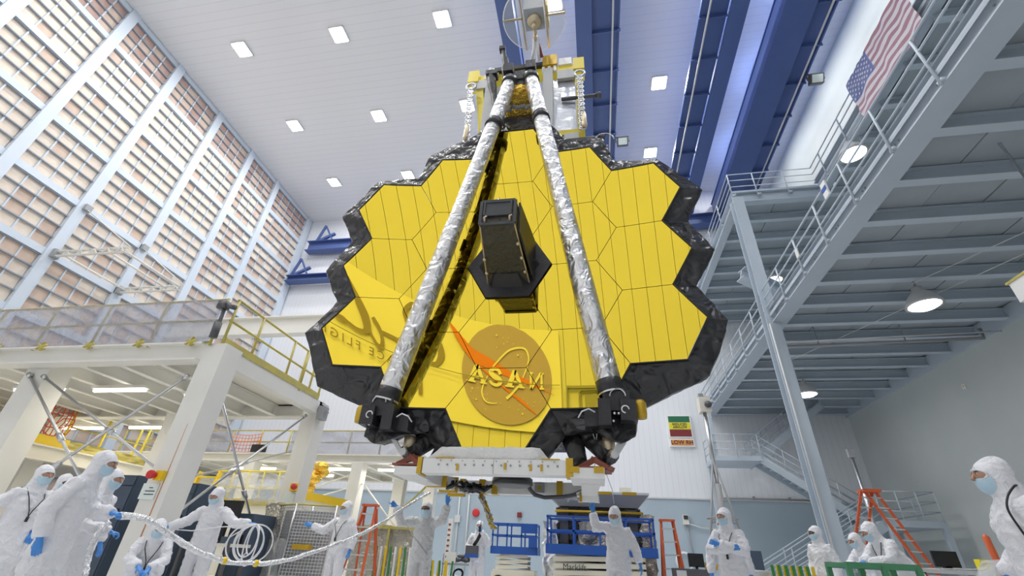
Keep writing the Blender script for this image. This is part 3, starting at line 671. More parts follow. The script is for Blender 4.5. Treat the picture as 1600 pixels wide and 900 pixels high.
b = MB(); b.ibeam((6.36, 15.35, 0), (6.36, 15.35, 14.1), .42, .42, .035, (0, 1, 0)); b.bb((6.0, 15.0, 0), (6.7, 15.7, .06)); b.build('column', 'steel_paint', um)
MB().tube([(6.20, 15.08, .3), (6.20, 15.08, 8.2)], .03, 8).build('conduit', 'light_grey', um, True)
MB().ibeam((6.5, 17.2, 11.6), (9.6, 18.4, 10.4), .5, .55, .05).build('brace', 'steel_paint', um)
def dome(x, y, z, lab, rot=0):
    t = thing('dome_lamp', lab, 'pendant lamp', (x, y, z+.75), None, 'dome lamps of the mezzanines')
    b = MB().lathe((x, y, z), [(.46, 0), (.44, .06), (.34, .26), (.20, .42), (.14, .46), (.13, .58), (0, .6)], 20); b.build('shade', 'light_grey', t, True)
    MB().lathe((x, y, z), [(.0, .0), (.28, -.06), (.44, .03), (.3, .05)], 20).build('lens', 'dome_glow', t, True)
    MB().tube([(x, y, z+.58), (x, y, z+.80)], .03, 6).build('stem', 'mid_grey', t, True)
    ld = bpy.data.lights.new('dome_light', 'AREA'); ld.shape = 'DISK'; ld.size = .7; ld.energy = 55
    lo = bpy.data.objects.new('dome_light', ld); COL.objects.link(lo); lo.parent = t; lo.location = (0, 0, -.85)
dome(9.5, 12.9, 7.55, 'bright dome lamp under the lower mezzanine, nearest the camera'); dome(9.28, 20.9, 7.55, 'dome lamp under the lower mezzanine near the stairs')
dome(9.5, 12.75, 12.95+.6, 'dome lamp under the upper mezzanine beside the flag'); dome(9.4, 21.0, 13.5, 'dome lamp under the upper mezzanine behind the tall column')
t = thing('spreader_pipe', 'grey sprinkler pipe under the lower mezzanine reaching the right wall', 'pipe', (10, 16.3, 8.2))
MB().tube([(6.7, 16.6, 7.95), (13.2, 16.2, 7.95), (13.2, 16.2, 8.3)], .06, 8).build('pipe', 'mid_grey', t, True); MB().tube([(6.7, 16.35, 8.05), (13.55, 15.9, 8.05)], .03, 8).build('rail', 'light_grey', t, True)
for x in (8.2, 11.0): MB().tube([(x, 16.45, 7.95), (x, 16.45, 8.66)], .02, 6).build('hanger', 'mid_grey', t)
for i, (p, q) in enumerate((((13.6, 11.5, 8.15), (7.0, 15.0, 6.2)), ((13.6, 12.6, 8.15), (7.2, 16.4, 5.6)))):
    pass
t = thing('guy_wires', 'pair of thin steel wires stretched under the lower mezzanine', 'wire', (9, 12, 6.0))
for p, q in (((10.6, 9.2, 7.9), (9.35, 12.75, 8.2)), ((11.4, 9.6, 7.9), (8.0, 18.5, 8.2))): MB().tube([p, q], .012, 5).build('wire', 'light_grey', t)
# flag hung along the upper railing
t = thing('flag', 'large stars and stripes flag hung along the upper mezzanine railing', 'flag', (9.5, 9.7, 13.9))
FY0, FY1, FZ1, FZ0 = 11.65, 8.35, 15.85, 14.0
def fl(u_, v_): 
    y = FY0+(FY1-FY0)*u_; z = FZ1+(FZ0-FZ1)*v_
    return V((9.5-.07*noise.noise(V((y*2.5, z*2.2, 3)))-.05*math.sin(y*5+z*2)*v_, y, z+.05*math.sin(y*1.3)*v_))
for k in range(13):
    u0 = .40 if k < 7 else 0
    b = MB(); b.grid(lambda a, c: fl(u0+(1-u0)*a, (k+c)/13), 40, 2); b.build('stripe', 'flag_red' if k % 2 == 0 else 'flag_white', t, True)
MB().grid(lambda a, c: fl(.40*a, c*7/13), 20, 10).build('canton', 'flag_blue', t, True)
st = MB().prism([(0, .055*(1 if k % 2 == 0 else .42)*math.cos(PI/2+PI*k/5), .055*(1 if k % 2 == 0 else .42)*math.sin(PI/2+PI*k/5)) for k in range(10)], (-.006, 0, 0)).data('star', 'flag_white')
for r_ in range(9):
    for c_ in range(6 if r_ % 2 == 0 else 5):
        p = fl(.40*((c_+.5+(.5 if r_ % 2 else 0))/6), 7/13*(r_+.7)/9.4); inst('star', st, t, p+V((-.03, 0, 0)))
one('notice_board', ['beam_white', 'lift_blue'], 'small white and blue notice tied to the lower mezzanine railing', 'notice', lambda b: b.bb((6.20, 9.62, 9.15), (6.24, 9.85, 9.62)).bb((6.19, 9.63, 9.33), (6.20, 9.84, 9.46), 1))
one('suspended_beam', ['beam_white', 'rail_yellow'], 'white box beam end with yellow edging at the right edge', 'beam', lambda b: b.bb((7.42, 7.7, 5.05), (9.5, 8.1, 5.42)).bb((7.40, 7.66, 5.42), (9.5, 8.14, 5.46), 1))
one('beam_sling', 'steel', 'steel sling holding the white box beam at the right edge', 'sling', lambda b: b.tube([(8.6, 7.9, 5.46), (8.6, 7.9, 8.7)], .025, 6))
# stairs against the back wall
sm = thing('staircase', 'grey-blue steel stairs with landings in the right rear corner', 'staircase', (9, 24.5, 0))
MB().bb((5.65, 23.6, 5.28), (7.75, 25.6, 5.5)).build('landing', 'steel_paint', sm)
def flight(x0, z0, x1, z1, ya, yb3, n):
    for y in (ya, yb3): MB().bar((x0, y, z0-.1), (x1, y, z1-.1), .06, .34).build('stringer', 'steel_paint', sm)
    for k in range(n):
        a = (k+.5)/n; x = x0+(x1-x0)*a; z = z0+(z1-z0)*a
        MB().bb((x-.16, ya, z-.03), (x+.16, yb3, z+.02)).build('tread', 'steel_paint', sm)
    for y in (ya, yb3):
        for h_ in (1.0, .66, .33): MB().tube([(x0, y, z0+h_), (x1, y, z1+h_)], .022, 6).build('rail', 'steel_paint', sm, True)
        for k in range(5): a = k/4; MB().tube([(x0+(x1-x0)*a, y, z0+(z1-z0)*a), (x0+(x1-x0)*a, y, z0+(z1-z0)*a+1.0)], .022, 6).build('rail_post', 'steel_paint', sm, True)
flight(7.75, 5.45, 11.6, 2.75, 23.7, 24.6, 15); flight(7.75, 5.5, 11.6, 8.4, 25.0, 25.9, 16)
MB().bb((11.0, 21.4, 2.55), (13.0, 24.7, 2.78)).build('landing', 'steel_paint', sm)
flight(10.95, 2.7, 6.2, .05, 21.6, 22.5, 15)
for z in (6.5, 6.15, 5.8): MB().tube([(7.75, 23.62, z), (5.68, 23.62, z), (5.68, 25.6, z)], .022, 6).build('rail', 'steel_paint', sm, True)
for x, y in ((5.68, 23.62), (6.7, 23.62), (7.72, 23.62), (5.68, 24.6), (5.68, 25.6)): MB().tube([(x, y, 5.4), (x, y, 6.5)], .024, 6).build('rail_post', 'steel_paint', sm, True)
for z in (3.8, 3.45, 3.1): MB().tube([(11.0, 21.45, z), (12.95, 21.45, z), (12.95, 24.6, z)], .022, 6).build('rail', 'steel_paint', sm, True)
for x, y in ((11.6, 21.45), (12.3, 21.45), (12.95, 21.45), (12.95, 23)): MB().tube([(x, y, 2.7), (x, y, 3.8)], .024, 6).build('rail_post', 'steel_paint', sm, True)
for x, y in ((12.9, 21.5), (11.1, 21.5), (12.9, 24.6)): MB().bb((x-.1, y-.1, 0), (x+.1, y+.1, 2.55)).build('post', 'steel_paint', sm)
MB().bb((5.7, 23.65, 5.5), (5.85, 23.8, 8.4)).build('hanger', 'steel_paint', sm); MB().bb((5.7, 25.4, 0), (5.85, 25.6, 5.3)).build('post', 'steel_paint', sm)
# ================================================================== the telescope
MC = V((-1.334, 6.545, 5.33)); RR = 15.9
rr, uu, nn = axes(R(-.573), R(-1.553), R(-.117)); CS = MC - nn*RR
tel = thing('space_telescope', 'large telescope with eighteen gold hexagonal mirrors and black shroud hanging over the floor', 'telescope', (-1.334, 6.9, 2.0))
PIT = 1.327; RC = PIT/math.sqrt(3)
def mp(u_, v_, d=0.):                       # point on the mirror sphere, d behind its face
    s = (u_*u_+v_*v_)/(2*RR); return MC + rr*u_ + uu*v_ - nn*(s-d)
for c in range(-2, 3):
    n = 5-abs(c)
    for k in range(n):
        if c == 0 and k == 2: continue
        cu_, cv = c*1.5*RC, ((n-1)/2-k)*PIT; rh = RC*1.317/1.327; N_ = 7
        idx = {}; vs = []; fs = []
        cor = [(math.cos(PI/3*a), math.sin(PI/3*a)) for a in range(6)]
        def vid(x, y):
            key = (round(x, 5), round(y, 5))
            if key not in idx: idx[key] = len(vs); vs.append(mp(cu_+x*rh, cv+y*rh))
            return idx[key]
        for a in range(6):
            A, B_ = cor[a], cor[(a+1) % 6]
            P = lambda i, j: vid((A[0]*i+B_[0]*j)/N_, (A[1]*i+B_[1]*j)/N_)
            for i in range(N_):
                for j in range(N_-i):
                    fs.append((P(i, j), P(i+1, j), P(i, j+1)))
                    if i+j < N_-1: fs.append((P(i+1, j), P(i+1, j+1), P(i, j+1)))
        nf = len(vs); b = MB(); 
        b.add(vs, fs, 0)
        ring = [mp(cu_+x*rh, cv+y*rh) for x, y in cor]
        b.prism([p+nn*.03 for p in ring], nn*.05, 1)
        o = b.build('mirror_segment', ['gold_mirror', 'black'], tel, True)
        me = o.data
        for p in me.polygons: p.use_smooth = p.material_index == 0
        org = ORG[tel.name]
        nr = [((CS-(v.co+org)).normalized() if i < nf else V((0, 0, 0))) for i, v in enumerate(me.vertices)]
        me.normals_split_custom_set_from_vertices([tuple(x) for x in nr])
# black centre plate with the protruding optics box
def hexpts(r_, d): return [mp(r_*math.cos(PI/3*a), r_*math.sin(PI/3*a), d) for a in range(6)]
MB().prism(hexpts(RC*.985, -.04), nn*.2).build('centre_plate', 'black_satin', tel)
b = MB(); a_ = hexpts(RC*.72, -.04); c_ = hexpts(RC*.52, -.28)
b.add(a_+c_, [(i, (i+1) % 6, 6+(i+1) % 6, 6+i) for i in range(6)]); b.build('collar', 'black_satin', tel)
def L3(x, y, d): return MC + rr*x + uu*y - nn*d        # d towards the camera
f0 = [(-.36, .40, 0), (.38, .40, 0), (.38, -.40, 0), (-.36, -.40, 0)]
fr_ = [(-.28, .44, 1.22), (.27, .44, 1.22), (.27, -.04, 1.22), (-.28, -.04, 1.22)]
b = MB(); b.add([L3(*p) for p in f0+fr_], [(0, 1, 5, 4), (1, 2, 6, 5), (2, 3, 7, 6), (3, 0, 4, 7), (4, 5, 6, 7)]); aos = b.build('optics_box', 'aos_blanket', tel)
b = MB()
for i in range(4): b.bar(L3(*f0[i]), L3(*fr_[i]), .02, .02)
b.build('edge_strip', 'bronze', aos)
b = MB()
for i in range(4): b.bar(L3(*fr_[i]), L3(*fr_[(i+1) % 4]), .05, .05)
b.build('front_rim', 'plate_dark', aos)
b = MB(); q = [(-.22, .40, 1.25), (.21, .40, 1.25), (.21, .12, 1.25), (-.22, .12, 1.25)]
b.add([L3(*p) for p in q], [(0, 1, 2, 3)]); 
for i in range(4): b.bar(L3(*q[i]), L3(*q[(i+1) % 4]), .03, .03)
b.build('front_window', 'plate_dark', aos)
for x in (-.2, .2): MB().tube([L3(x, .0, 1.23), L3(x, .05, 1.29), L3(x+.03, .08, 1.27)], .02, 6).build('fitting', 'bronze', aos, True)
MB().tube([L3(-.02, .44, 1.2), L3(-.02, .53, 1.2)], .02, 6).build('fitting', 'bronze', aos, True)
for x, y, d in ((.33, -.25, .3), (.31, -.18, .6), (.29, -.12, .9), (-.33, -.25, .3), (-.31, -.18, .6)): MB().ball(L3(x, y-.08, d), (.035, .035, .035), None, 8, 6).build('fitting', 'bronze', aos, True)
MB().add([L3(.30, .5, 1.1), L3(.44, .46, .1), L3(.44, -.35, .1), L3(.30, -.05, 1.05), L3(.33, .5, 1.1), L3(.47, .46, .1), L3(.47, -.35, .1), L3(.33, -.05, 1.05)],
         [(0, 1, 2, 3), (7, 6, 5, 4), (0, 4, 5, 1), (1, 5, 6, 2), (2, 6, 7, 3), (3, 7, 4, 0)]).build('side_panel', 'black_satin', aos)
# shroud: pairs (mirror edge | outer edge) measured from the mirror centre, clockwise from the top
SH = [((-.374,-.265,3.327),(-.367,-.125,4.025)),((.393,-.257,3.325),(.458,-.117,4.027)),((.773,-.160,2.658),(1.088,-.020,3.210)),((1.540,-.208,2.658),(1.816,-.068,3.103)),
 ((1.921,-.167,1.992),(2.015,-.027,2.425)),((2.688,-.270,1.994),(2.819,-.130,2.242)),((3.070,-.284,1.330),(3.498,-.144,1.352)),((2.685,-.195,.664),(3.157,-.055,.745)),
 ((3.067,-.265,.002),(3.480,-.125,.031)),((2.683,-.231,-.662),(3.090,-.091,-.620)),((3.065,-.356,-1.323),(3.418,-.216,-1.295)),((2.681,-.378,-1.986),(2.997,-.238,-2.188)),
 ((1.914,-.275,-1.987),(2.086,-.135,-2.584)),((1.530,-.352,-2.648),(1.694,-.212,-2.886)),((.764,-.304,-2.648),(.970,-.164,-2.981)),((.380,-.437,-3.308),(.693,-.297,-3.378)),
 ((-.386,-.444,-3.306),(-.733,-.304,-3.401)),((-.769,-.319,-2.645),(-1.074,-.179,-3.015)),((-1.534,-.382,-2.642),(-1.703,-.242,-2.905)),((-1.917,-.313,-1.979),(-2.227,-.173,-2.558)),
 ((-2.682,-.431,-1.975),(-2.933,-.291,-2.283)),((-3.063,-.417,-1.311),(-3.484,-.277,-1.317)),((-2.680,-.284,-.651),(-3.138,-.144,-.653)),((-3.061,-.326,.014),(-3.507,-.186,.038)),
 ((-2.678,-.248,.675),(-3.204,-.108,.769)),((-3.059,-.345,1.342),(-3.505,-.205,1.324)),((-2.674,-.323,2.005),(-2.908,-.183,2.275)),((-1.909,-.205,2.000),(-2.083,-.065,2.406)),
 ((-1.524,-.239,2.664),(-1.902,-.099,3.009)),((-.759,-.176,2.661),(-.919,-.036,3.662))]
def crump(p, amp):
    return V((noise.noise(p*3.1), noise.noise(p*3.1+V((7, 1, 3))), noise.noise(p*3.1+V((2, 9, 5)))))*amp + V((noise.noise(p*8), noise.noise(p*8+V((5, 5, 5))), noise.noise(p*8+V((1, 8, 2)))))*amp*.45
n = len(SH)
for i in range(n):
    (a0, b0), (a1, b1) = SH[i], SH[(i+1) % n]
    a0, b0, a1, b1 = [MC+V(q) for q in (a0, b0, a1, b1)]
    a0, a1 = a0+nn*.035, a1+nn*.035
    c0, c1 = [q+nn*.42-(q-MC)*.03 for q in (b0, b1)]
    def f(u_, v_):
        if v_ < .6: t_ = v_/.6; p = a0.lerp(a1, u_).lerp(b0.lerp(b1, u_), t_); k_ = min(1, t_*2)
        else: t_ = (v_-.6)/.4; p = b0.lerp(b1, u_).lerp(c0.lerp(c1, u_), t_); k_ = 1
        return p + crump(p, .028)*k_
    MB().grid(f, 14, 16).build('shroud_panel', 'black_foil', tel, True)
    # raised dark lip along the mirror edge
    b = MB(); b.bar(a0-nn*.02+(a0-MC).normalized()*.012, a1-nn*.02+(a1-MC).normalized()*.012, .02, .05, nn); b.build('edge_lip', 'black', tel)
out = [MC+V(q[1])*.96+nn*.25 for q in SH]
b = MB(); b.prism([MC+V(q[0])*.985+nn*.50 for q in SH], nn*.3); b.build('backplane', 'black', tel)
b = MB(); b.bb((-2.9, 7.1, 3.0), (.3, 8.0, 8.6)); b.bb((-2.3, 8.0, 2.6), (-.4, 8.8, 7.4)); b.build('instrument_module', 'black_foil', tel)
# two long silver struts in front of the mirror, black on the side facing it
def strut(p, q, bands, side):
    p, q = V(p), V(q); st_pts = [p.lerp(q, k/24) for k in range(25)]; d = (q-p).normalized(); y = (nn - d*nn.dot(d)).normalized(); x = d.cross(y)
    vs = []; fs = []; ms = []; n_ = 20
    for i, c in enumerate(st_pts):
        r_ = .172-.022*i/24
        for j in range(n_):
            a = 2*PI*j/n_; w_ = x*math.cos(a)+y*math.sin(a); pos = c+w_*r_
            vs.append(pos + w_*.012*noise.noise(pos*5))
    for i in range(24):
        for j in range(n_):
            fs.append((i*n_+j, i*n_+(j+1) % n_, (i+1)*n_+(j+1) % n_, (i+1)*n_+j)); ms.append(1 if math.sin(2*PI*(j+.5)/n_) > .84 else 0)
    b = MB(); b.add(vs, fs); b.m = ms; o = b.build('strut', ['silver_foil', 'black_foil'], tel, True)
    for t_ in bands:
        c = p.lerp(q, t_); MB().tube([c-d*.09, c-d*.08, c+d*.08, c+d*.09], [.165, .182, .178, .15], 20).build('band', 'black_satin', o, True)
    for t_ in (.2, .45, .7): c = p.lerp(q, t_)+y*.14+x*.1*side; MB().tube([c, c+d*.25], .035, 6).build('hinge_cable', 'black', o)
strut((-2.93, 6.0, 2.72), (-1.42, 5.98, 10.0), (.015, .80, .985), 1)
strut((.27, 6.0, 2.80), (-1.00, 5.98, 10.05), (.015, .80, .985), -1)
# stowed secondary mirror in gold foil between the strut tops
b = MB(); b.lathe((-1.26, 6.35, 9.55), [(.42, 0), (.44, .2), (.40, .5), (.2, .62), (0, .64)], 14, Matrix.Rotation(R(-10), 3, 'X')); b.build('secondary_mirror', 'gold_foil', tel)
b = MB(); b.bar((-1.5, 6.0, 10.05), (-.95, 6.0, 10.08), .16, .30); b.box((-1.48, 5.95, 10.22), (.22, .3, .26)); b.box((-.98, 5.95, 10.24), (.22, .3, .26)); b.bar((-1.4, 6.1, 9.85), (-.98, 6.1, 9.85), .3, .16); b.build('strut_crossbar', 'black_satin', tel)
b = MB()
for k in range(14): b.ball((-1.65+.055*k, 6.25+.05*random.random(), 9.35+.08*random.random()), (.05, .05, .05), None, 7, 5)
b.build('release_fittings', 'mid_grey', tel, True)
# latch assemblies at the strut feet, with loose harness loops
for s, x, z in ((-1, -2.95, 2.62), (1, .32, 2.68)):
    o = MB().box((x, 6.05, z), (.34, .34, .26)).box((x-.16*s, 5.92, z-.16), (.16, .2, .34)).box((x+.14*s, 5.92, z-.14), (.2, .22, .26)).box((x-.3*s, 6.1, z-.2), (.24, .26, .22)).build('latch', 'black_satin', tel)
    MB().torus((x+.02*s, 5.86, z+.05), .10, .009, Matrix.Rotation(PI/2, 3, 'X'), 14, 5, 0, PI).build('harness_loop', 'cable_white', o, True); MB().torus((x+.1*s, 5.80, z-.14), .045, .009, Matrix.Rotation(PI/2, 3, 'X'), 12, 5, 0, PI*1.5).build('harness_loop', 'cable_white', o, True)
    MB().tube([(x-.28*s, 5.86, z-.16), (x-.36*s, 5.84, z-.12), (x-.45*s, 5.86, z-.15), (x-.5*s, 5.9, z-.22)], .010, 5).build('harness_loop', 'cable_white', o, True)
    for k in range(4): MB().ball((x+random.uniform(-.2, .2), 5.84, z-.2+random.uniform(-.08, .1)), (.016, .016, .016), None, 6, 5).build('lug', 'cable_white', o, True)
    MB().lathe((x+.3*s, 5.95, z-.22), [(.07, 0), (.08, .06), (.08, .2), (.05, .24)], 12).build('connector', 'kapton', o, True)
    # hanging flap of black foil below the latch
    P = [V((x+.26*s, 6.25, z+.02)), V((x-.42*s, 6.3, z-.22)), V((x+.20*s if s > 0 else x+.20*s, 6.1, z-.5))]
    fl_ = [V((x+.30*s, 6.2, z-.05)), V((x+.24*s, 6.05, z-.40)), V((x+.02*s, 6.0, z-.50)), V((x-.28*s, 6.1, z-.34)), V((x-.62*s, 6.3, z-.26)), V((x-.62*s, 6.35, z+.02))]
    b = MB(); c = V((x-.1*s, 6.12, z-.14))
    for i in range(6):
        p, q = fl_[i], fl_[(i+1) % 6]
        b.grid(lambda u_, v_: (lambda t_: t_+crump(t_*1.5, .04))(c.lerp(p.lerp(q, u_), v_)), 5, 6)
        b.grid(lambda u_, v_: (lambda t_: t_+crump(t_*1.5, .04))(p.lerp(q, u_)+V((0, .3*v_, .04*v_))), 5, 3)
    b.build('foil_flap', 'black_foil', tel, True)
# wrapped support legs down to the feet
for s in (-1, 1):
    xf = -1.2+1.42*s
    MB().sweep([(-1.2+.95*s, 6.75, 2.75), (-1.2+1.2*s, 6.6, 2.35), (xf, 6.3, 2.05)], [(.2, .16), (.17, .15), (.13, .12)], None, 10).build('support_leg', 'black_foil', tel, True)
    MB().sweep([(-1.2+.85*s, 6.75, 2.7), (-1.2+.92*s, 6.6, 2.3), (-1.2+1.0*s, 6.4, 2.0)], [(.16, .12), (.15, .1), (.11, .1)], None, 10).build('support_leg', 'black_foil', tel, True)
    MB().tube([(xf-.02*s, 6.30, 2.30), (xf-.02*s, 6.3, 2.22), (xf, 6.28, 2.06)], [.085, .085, .06], 12).build('ankle', 'bronze', tel, True)
    b = MB(); b.prism([(xf-.02, 6.1, 2.02), (xf+.06, 6.1, 2.0), (xf+.15*s+.05, 6.1, 2.20), (xf+.15*s-.05, 6.1, 2.23)], (0, .05, 0)); b.lathe((xf+.04, 6.09, 2.04), [(.05, 0), (.05, .04)], 10, Matrix.Rotation(PI/2, 3, 'X')); b.build('bracket', 'light_grey', tel)

# ---- white carrying frame under the telescope
cf = thing('carrying_frame', 'white beam frame with yellow straps bolted beneath the telescope', 'frame', (-1.2, 7.2, 1.72))
MB().bb((-2.24, 5.98, 1.765), (-.34, 6.2, 1.945)).build('front_beam', 'beam_white', cf)
b = MB()
for k in range(15): b.lathe((-2.02+.12*k, 5.98, 1.87), [(.014, 0), (.014, .012)], 6, Matrix.Rotation(PI/2, 3, 'X'))
for k in range(12): b.lathe((-2.0+.15*k, 5.98, 1.92), [(.008, 0), (.008, .01)], 6, Matrix.Rotation(PI/2, 3, 'X'))
b.bb((-1.285, 5.975, 1.765), (-1.281, 5.981, 1.945)); b.build('bolts', 'mid_grey', cf)
for x, w_, z0, z1 in ((-1.76, .03, 1.80, 1.88), (-1.13, .03, 1.82, 1.9), (-.80, .03, 1.81, 1.89), (-.66, .03, 1.81, 1.89), (-2.28, .06, 1.75, 1.96), (-.31, .09, 1.75, 1.97)): MB().bb((x-w_/2, 5.965, z0), (x+w_/2, 6.21, z1)).build('strap', 'kapton', cf)
for x in (-1.95, -.55): MB().bb((x-.12, 5.97, 1.945), (x+.12, 6.15, 1.96)).build('pad', 'kapton', cf)
MB().bb((-.30, 5.97, 1.735), (.12, 6.6, 1.86)).build('corner_node', 'beam_white', cf); MB().bb((-2.62, 5.97, 1.735), (-2.28, 6.6, 1.84)).build('corner_node', 'beam_white', cf)
for x in (-.25, .05): MB().bb((x-.06, 5.955, 1.80), (x+.06, 6.3, 1.87)).build('strap', 'kapton', cf)
for x in (-2.46, -.0): MB().bb((x-.22, 6.0, 1.86), (x+.22, 6.45, 1.885)).bar((x-.2, 6.1, 1.87), (x, 6.2, 2.0), .2, .06).bar((x+.2, 6.1, 1.87), (x, 6.2, 2.0), .2, .06).build('foot_plate', 'red_brown', cf)
MB().bar((-2.42, 6.4, 1.80), (-2.30, 8.35, 1.86), .24, .17).build('side_beam', 'beam_white', cf); MB().bar((-.06, 6.4, 1.80), (-.12, 8.35, 1.86), .24, .17).build('side_beam', 'beam_white', cf)
for y in (7.0, 7.6, 8.1): MB().bb((-2.5, y-.03, 1.72), (-2.2, y+.03, 1.95)).build('strap', 'kapton', cf)
MB().bb((-2.35, 8.25, 1.80), (-.0, 8.45, 2.0)).build('rear_beam', 'beam_white', cf)
for x in (-2.3, -1.95, -1.72, -.6, -.1): MB().bb((x-.05, 8.22, 1.79), (x+.05, 8.47, 2.02)).build('strap', 'kapton', cf)
MB().bb((-1.02, 8.2, 1.83), (-.86, 8.26, 1.97)).build('target_plate', 'mid_grey', cf); MB().bb((-.97, 8.19, 1.87), (-.91, 8.21, 1.93)).build('target_centre', 'kapton', cf)
MB().bb((-.22, 7.9, 1.69), (.04, 8.1, 1.8)).build('rear_leg', 'beam_white', cf); MB().bb((-.26, 7.88, 1.68), (-.22, 8.12, 1.8)).build('strap', 'kapton', cf)
MB().lathe((-1.25, 7.3, 1.80), [(.26, .0), (.31, .02), (.31, .10), (.28, .12)], 24).build('docking_ring', 'black_satin', cf, True)
b = MB(); b.tube([(-1.05, 7.6, 1.88), (-1.02, 7.62, 1.80), (-.95, 7.65, 1.73), (-.8, 7.7, 1.70), (-.5, 7.72, 1.72), (-.3, 7.72, 1.76)], .032, 8); b.build('hose', 'dark_grey', cf, True)
b = MB()
for k in range(22):
    a = V((-2.15+random.uniform(0, .35), 7.2+random.uniform(-.2, .3), 1.83)); b.tube([a, a+V((random.uniform(-.1, .1), 0, -.07)), a+V((random.uniform(-.1, .15), .05, -.10)), a+V((random.uniform(-.05, .25), .1, -.02))], random.choice((.012, .02, .03)), 6)
b.build('harness_bundle', 'black_satin', cf, True)
b = MB()
for k in range(8): b.bar((-.46+.06*k, 8.0, 1.68+.03*(k % 3)), (-.41+.06*k, 8.0, 1.74+.03*(k % 2)), .035, .03)
for k in range(4): b.bar((-.5, 8.1, 1.74), (.05, 8.0+.03*k, 1.68+.03*k), .015, .015)
b.build('latch_cluster', 'silver_sheet', cf)
MB().tube([(-.5, 7.9, 1.72), (-.2, 7.9, 1.85)], .02, 6).build('rod', 'steel', cf)
def bag_(b):
    def f(u_, v_):
        # closed cross-section, flat front leaning back, narrower at the top
        a = 2*PI*v_; yy = math.copysign(abs(math.cos(a))**.5, math.cos(a)); zz = math.copysign(abs(math.sin(a))**.6, math.sin(a)); h_ = (zz+1)/2
        x = (-2.25+.22*h_) + ((-.55-.15*h_)-(-2.25+.22*h_))*u_; e_ = min(1, 12*min(u_, 1-u_)+.25)
        p = V((x, 6.10+.07*yy*e_*(1-.3*h_), 1.95+.165*h_)); return p+crump(p*2, .012)
    b.grid(f, 48, 24)
one('insulation_bag', 'bag_white', 'crumpled off-white insulation bag lying on the front carrying beam', 'bag', bag_, True)
# dangling foil harness behind the frame
def dang(b):
    for k in range(7):
        pts = [V((-1.98, 8.3, 1.80))]
        for j in range(1, 9): pts.append(V((-1.98+.034*j+random.uniform(-.045, .045), 8.3+random.uniform(-.05, .05), 1.80-.066*j)))
        b.tube(pts, .022, 6, k % 2)
one('foil_harness', ['foil_wrap', 'kapton'], 'dangling foil-wrapped cable harness below the carrying frame', 'cable', dang, True)
one('tether_line', 'light_grey', 'thin grey tether line running down beside the right support foot', 'line', lambda b: (b.tube([(.0, 6.3, 2.35), (.14, 6.9, 2.0), (.25, 7.6, 1.82), (.31, 9.0, 1.78)], .006, 5), b.tube([(.05, 6.3, 2.35), (.02, 6.6, 2.1), (-.02, 6.9, 1.95)], .006, 5)), True)

# ---- yellow lifting frame above and behind the mirror, chains and hook
lf = thing('lifting_frame', 'yellow rectangular lifting frame with silver panels above the telescope', 'lifting frame', (-1.35, 7.6, 9.7))
MB().bb((-2.95, 7.5, 12.40), (.20, 7.75, 12.66)).build('top_beam', 'lift_yellow', lf)
for x, q in ((-2.95, 'left'), (.02, 'right')): MB().bb((x-.08, 7.42, 12.34), (x+.22, 7.82, 12.84)).build('end_block', 'lift_yellow', lf)
MB().bb((-.02, 7.5, 8.2), (.16, 7.72, 12.4)).build('post', 'lift_yellow', lf); MB().bar((-2.72, 7.6, 12.4), (-2.2, 7.6, 8.2), .2, .2).build('post', 'lift_yellow', lf)
MB().bb((-2.6, 7.52, 9.85), (.0, 7.7, 10.02)).build('lower_beam', 'lift_yellow', lf)
for x in (-.75, -2.35): MB().bb((x-.13, 7.40, 8.3), (x+.13, 7.52, 12.5)).build('upright', 'light_grey', lf)
MB().bb((-1.05, 7.44, 8.3), (-.93, 7.52, 11.6)).build('upright', 'mid_grey', lf)
for x0, x1 in ((-.62, -.04), (-.93, -.62), (-2.2, -1.6), (-2.6, -2.3)): MB().grid(lambda u_, v_: V((x0+(x1-x0)*u_, 7.58+.02*noise.noise(V((u_*3, v_*5, x0))), 9.2+3.0*v_)), 6, 14).build('silver_panel', 'silver_sheet', lf, True)
for x0, x1 in ((-.5, -.02), (-2.9, -2.3)): MB().bb((x0, 7.46, 12.05), (x1, 7.56, 12.42)).build('gusset', 'light_grey', lf); 
MB().bb((-.35, 7.46, 9.0), (.0, 7.54, 9.82)).build('gusset', 'light_grey', lf)
for x in (-2.35, -.72):
    for k in range(3): MB().bb((x-.2+.16*k, 7.44, 12.42), (x-.12+.16*k, 7.5, 12.64)).build('clamp', 'beam_white', lf)
MB().bb((-.9, 7.4, 12.66), (-.5, 7.8, 13.1)).build('winch_box', 'kapton', lf); MB().bb((-.45, 7.45, 12.66), (-.1, 7.75, 12.95)).build('control_box', 'beam_white', lf)
MB().bb((-2.3, 7.4, 12.66), (-.9, 7.7, 12.82)).build('spreader', 'black_satin', lf)
for y0 in (11.2, 9.6): MB().tube([(-.4, 7.5, y0), (.55, 7.5, y0)], .05, 8).tube([(.5, 7.5, y0), (.62, 7.5, y0)], .08, 8).build('guide_pin', 'dark_grey', lf, True)
MB().torus((.6, 7.45, 9.45), .22, .012, Matrix.Rotation(PI/2, 3, 'X'), 18, 5, 0, PI*1.6).build('wire_loop', 'steel', lf, True)
b = MB(); b.tube([(-1.72, 6.9, 11.3), (-1.80, 6.9, 11.95), (-1.81, 6.9, 12.0), (-1.86, 6.9, 12.35), (-1.87, 6.9, 12.4), (-1.94, 6.9, 12.8)], [.13, .13, .09, .09, .06, .06], 10); b.box((-1.95, 6.9, 12.82), (.16, .16, .14)); b.build('damper', 'black_satin', lf)
